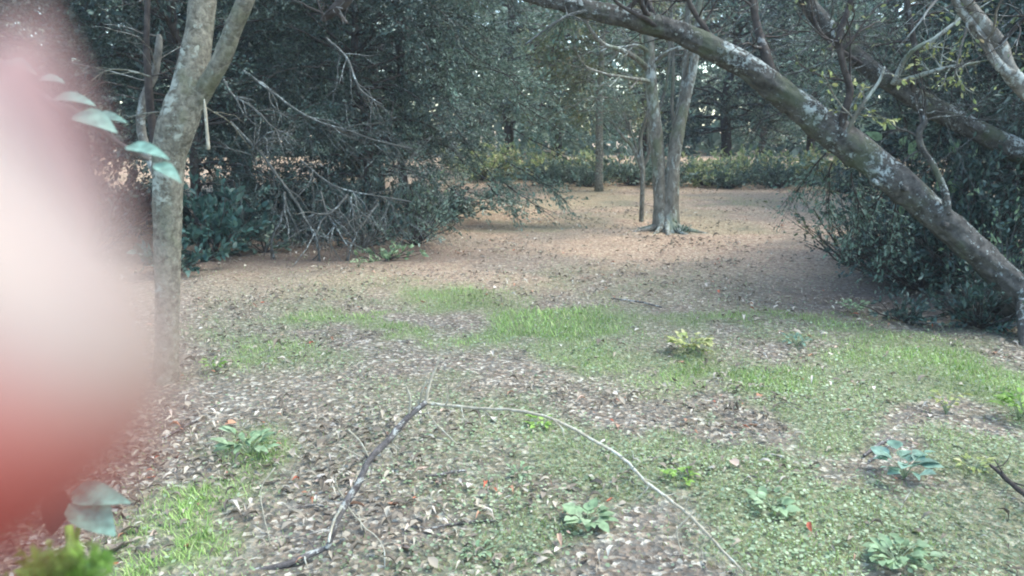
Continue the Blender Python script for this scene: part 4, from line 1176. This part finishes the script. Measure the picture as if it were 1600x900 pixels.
for (x0, y0, x1, y1, w, dd, mt, lb) in [(116, 775, 180, 838, 1.3, .60, M_SPRIG, 'silvery blue-green leaf'), (112, 772, 206, 788, .8, .605, M_SPRIG, 'silvery blue-green leaf'), (102, 768, 82, 838, 1.3, .60, M_BROWNL, 'dark brown withered leaf')]:
    a = at(x0, y0, dd); b = at(x1, y1, dd - .008); d = b - a
    q = Geo(); q.leaves(T_HEART, a[None], d[None], np.array([[.1, -.6, .75]]), np.linalg.norm(d), w)
    o = q.build('leaf', mt, ns, smooth=True, loc=g1); o['label'] = lb


# ------------------------------------------------------------------ the hand whose fingertip covers the left of the view
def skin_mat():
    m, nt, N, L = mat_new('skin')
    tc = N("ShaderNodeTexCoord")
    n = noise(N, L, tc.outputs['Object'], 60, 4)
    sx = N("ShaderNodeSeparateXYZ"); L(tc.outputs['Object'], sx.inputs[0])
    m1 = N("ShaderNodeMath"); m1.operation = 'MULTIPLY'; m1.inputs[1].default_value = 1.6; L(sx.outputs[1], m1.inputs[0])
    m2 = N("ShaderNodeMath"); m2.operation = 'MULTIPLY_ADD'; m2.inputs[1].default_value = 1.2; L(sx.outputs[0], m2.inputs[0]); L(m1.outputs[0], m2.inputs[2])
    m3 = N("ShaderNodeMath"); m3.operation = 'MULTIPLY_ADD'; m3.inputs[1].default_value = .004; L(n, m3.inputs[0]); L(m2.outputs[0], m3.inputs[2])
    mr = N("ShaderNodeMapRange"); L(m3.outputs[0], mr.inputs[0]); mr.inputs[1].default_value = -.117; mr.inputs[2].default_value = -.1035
    # fall of light painted in: pale at the lit edge, dark red lower left
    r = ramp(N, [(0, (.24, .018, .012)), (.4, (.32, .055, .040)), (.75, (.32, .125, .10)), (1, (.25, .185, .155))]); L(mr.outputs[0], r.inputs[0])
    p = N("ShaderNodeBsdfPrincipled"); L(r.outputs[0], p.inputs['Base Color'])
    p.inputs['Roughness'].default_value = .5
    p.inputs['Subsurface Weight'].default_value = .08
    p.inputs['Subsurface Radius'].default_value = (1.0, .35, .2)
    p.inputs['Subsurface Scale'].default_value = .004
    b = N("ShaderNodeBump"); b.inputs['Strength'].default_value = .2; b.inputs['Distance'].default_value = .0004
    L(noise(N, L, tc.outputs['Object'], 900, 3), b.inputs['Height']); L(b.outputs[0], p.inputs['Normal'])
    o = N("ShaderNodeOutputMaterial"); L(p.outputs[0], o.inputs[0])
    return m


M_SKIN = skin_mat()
CM = Matrix.Translation((0, 0, CAM_H)) @ cam.rotation_euler.to_matrix().to_4x4()
# hand frame in millimetres: x right, y up, z back towards the photographer
HV = {'wrist': (-128, 150, 12, 26, 17), 'arm1': (-170, 205, 30, 30, 23), 'arm2': (-225, 275, 55, 36, 30),
      'palm': (-103, 112, 2, 30, 15), 'palm2': (-88, 84, -6, 30, 14),
      'i0': (-68, 74, -14, 12, 11), 'i1': (-45, 45, -24, 9.5, 9), 'i2': (-43, 18, -27.5, 8.0, 7.8), 'i3': (-21.5, -1.6, -27, 8.0, 7.6), 'i4': (-15.6, -9.6, -27, 8.4, 7.5),
      'm0': (-84, 62, -14, 12, 11), 'm1': (-66, 22, -30, 9.8, 9), 'm2': (-58, 0, -18, 8.6, 8), 'm3': (-56, -8, 2, 7.4, 7),
      'r0': (-100, 54, -10, 11, 10.5), 'r1': (-86, 14, -26, 9.2, 8.6), 'r2': (-78, -4, -12, 8, 7.6), 'r3': (-75, -9, 6, 7, 6.6),
      'p0': (-115, 52, -4, 10, 9.5), 'p1': (-106, 20, -16, 8, 7.6), 'p2': (-100, 8, -4, 7, 6.6), 'p3': (-97, 4, 10, 6.2, 5.8),
      't0': (-98, 128, 16, 15, 14), 't1': (-72, 112, 26, 11, 10.5), 't2': (-50, 96, 26, 9.6, 8.8), 't3': (-36, 84, 22, 8, 7)}
HE = [('wrist', 'arm1'), ('arm1', 'arm2'), ('wrist', 'palm'), ('palm', 'palm2'), ('palm2', 'i0'), ('palm2', 'm0'), ('palm2', 'r0'), ('palm', 'p0'),
      ('i0', 'i1'), ('i1', 'i2'), ('i2', 'i3'), ('i3', 'i4'), ('m0', 'm1'), ('m1', 'm2'), ('m2', 'm3'), ('r0', 'r1'), ('r1', 'r2'), ('r2', 'r3'),
      ('p0', 'p1'), ('p1', 'p2'), ('p2', 'p3'), ('wrist', 't0'), ('t0', 't1'), ('t1', 't2'), ('t2', 't3')]
names = list(HV)
me = bpy.data.meshes.new('hand')
hb = Vector(HV['wrist'][:3]) * .001
me.from_pydata([Vector(HV[k][:3]) * .001 - hb for k in names], [(names.index(a), names.index(b)) for a, b in HE], [])
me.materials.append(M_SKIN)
hand = bpy.data.objects.new('hand', me); COL.objects.link(hand)
hand.matrix_world = CM @ Matrix.Translation(hb)
sk = hand.modifiers.new('skin', 'SKIN'); sk.use_smooth_shade = True
for i, k in enumerate(names):
    v = me.skin_vertices[0].data[i]; v.radius = (HV[k][3] * .001 * 1.12, HV[k][4] * .001 * 1.12); v.use_root = (k == 'wrist')
ss = hand.modifiers.new('subsurf', 'SUBSURF'); ss.levels = 2; ss.render_levels = 3
tag(hand, 'pink fingertip of a hand reaching in very close at the left edge, out of focus', 'hand')
# nail on the covering finger, facing away from the lens
def hp(x, y, z): return np.array([x, y, z]) * .001 - np.array(hb)
G = Geo(); vv, qq = [], []
ax = np.array([.41, -.91, 0.0]); sd = np.array([.91, .41, 0.0])
for i in range(7):
    for j in range(7):
        u = (i / 6 - .5) * 10; a_ = (j / 6 - .5) * 1.7
        rr_ = 7.9 - .012 * u * u
        c = np.array([-22.5, 5, -27.2]) + ax * u
        vv.append(hp(*(c + sd * rr_ * math.sin(a_) * .93 + np.array([0, 0, -1]) * rr_ * math.cos(a_))))
for i in range(6):
    for j in range(6): a_ = i * 7 + j; qq.append((a_, a_ + 1, a_ + 8, a_ + 7))
G.add(vv, qq)
nail = leaf_mat('nail', [(0, (.75, .50, .45)), (1, (.78, .55, .5))], .3, 0)
nl = G.build('fingernail', nail, hand)
G = Geo(); a_, b_ = np.array(HV['arm1'][:3], float), np.array(HV['arm2'][:3], float)
dv = b_ - a_
S_ = np.array([a_ + dv * t for t in (.2, .25, .5, .9, 1.3, 2.2, 3.2)]) * .001 - np.array(hb)
G.tube(S_, np.array([36, 38, 40, 42, 45, 50, 55]) * .001, 28, rough=.08)
cl, nt, N, L = mat_new('dark_cloth')
p = N("ShaderNodeBsdfPrincipled"); tc = N("ShaderNodeTexCoord"); c_ = ramp(N, [(.3, (.02, .025, .04)), (.7, (.04, .045, .065))]); L(noise(N, L, tc.outputs['Object'], 90, 4), c_.inputs[0]); L(c_.outputs[0], p.inputs['Base Color']); p.inputs['Roughness'].default_value = .9
o_ = N("ShaderNodeOutputMaterial"); L(p.outputs[0], o_.inputs[0])
G.build('sleeve', cl, hand)


# ------------------------------------------------------------------ air: thin haze added to lift the shadows
hz = Geo()
x0, x1, y0, y1, z0, z1 = -60, 60, -12, 70, -1.4, 17
hz.add([(x0, y0, z0), (x1, y0, z0), (x1, y1, z0), (x0, y1, z0), (x0, y0, z1), (x1, y0, z1), (x1, y1, z1), (x0, y1, z1)],
       [(0, 3, 2, 1), (4, 5, 6, 7), (0, 1, 5, 4), (1, 2, 6, 5), (2, 3, 7, 6), (3, 0, 4, 7)])
hm, nt, N, L = mat_new('shadow_lift_air')
pv = N("ShaderNodeVolumePrincipled"); pv.inputs['Color'].default_value = (.86, .94, 1, 1); pv.inputs['Density'].default_value = .0014
oo = N("ShaderNodeOutputMaterial"); L(pv.outputs[0], oo.inputs['Volume'])
tag(hz.build('haze', hm, smooth=False), 'faint bluish haze added to lift the shadows', None, None, 'stuff')
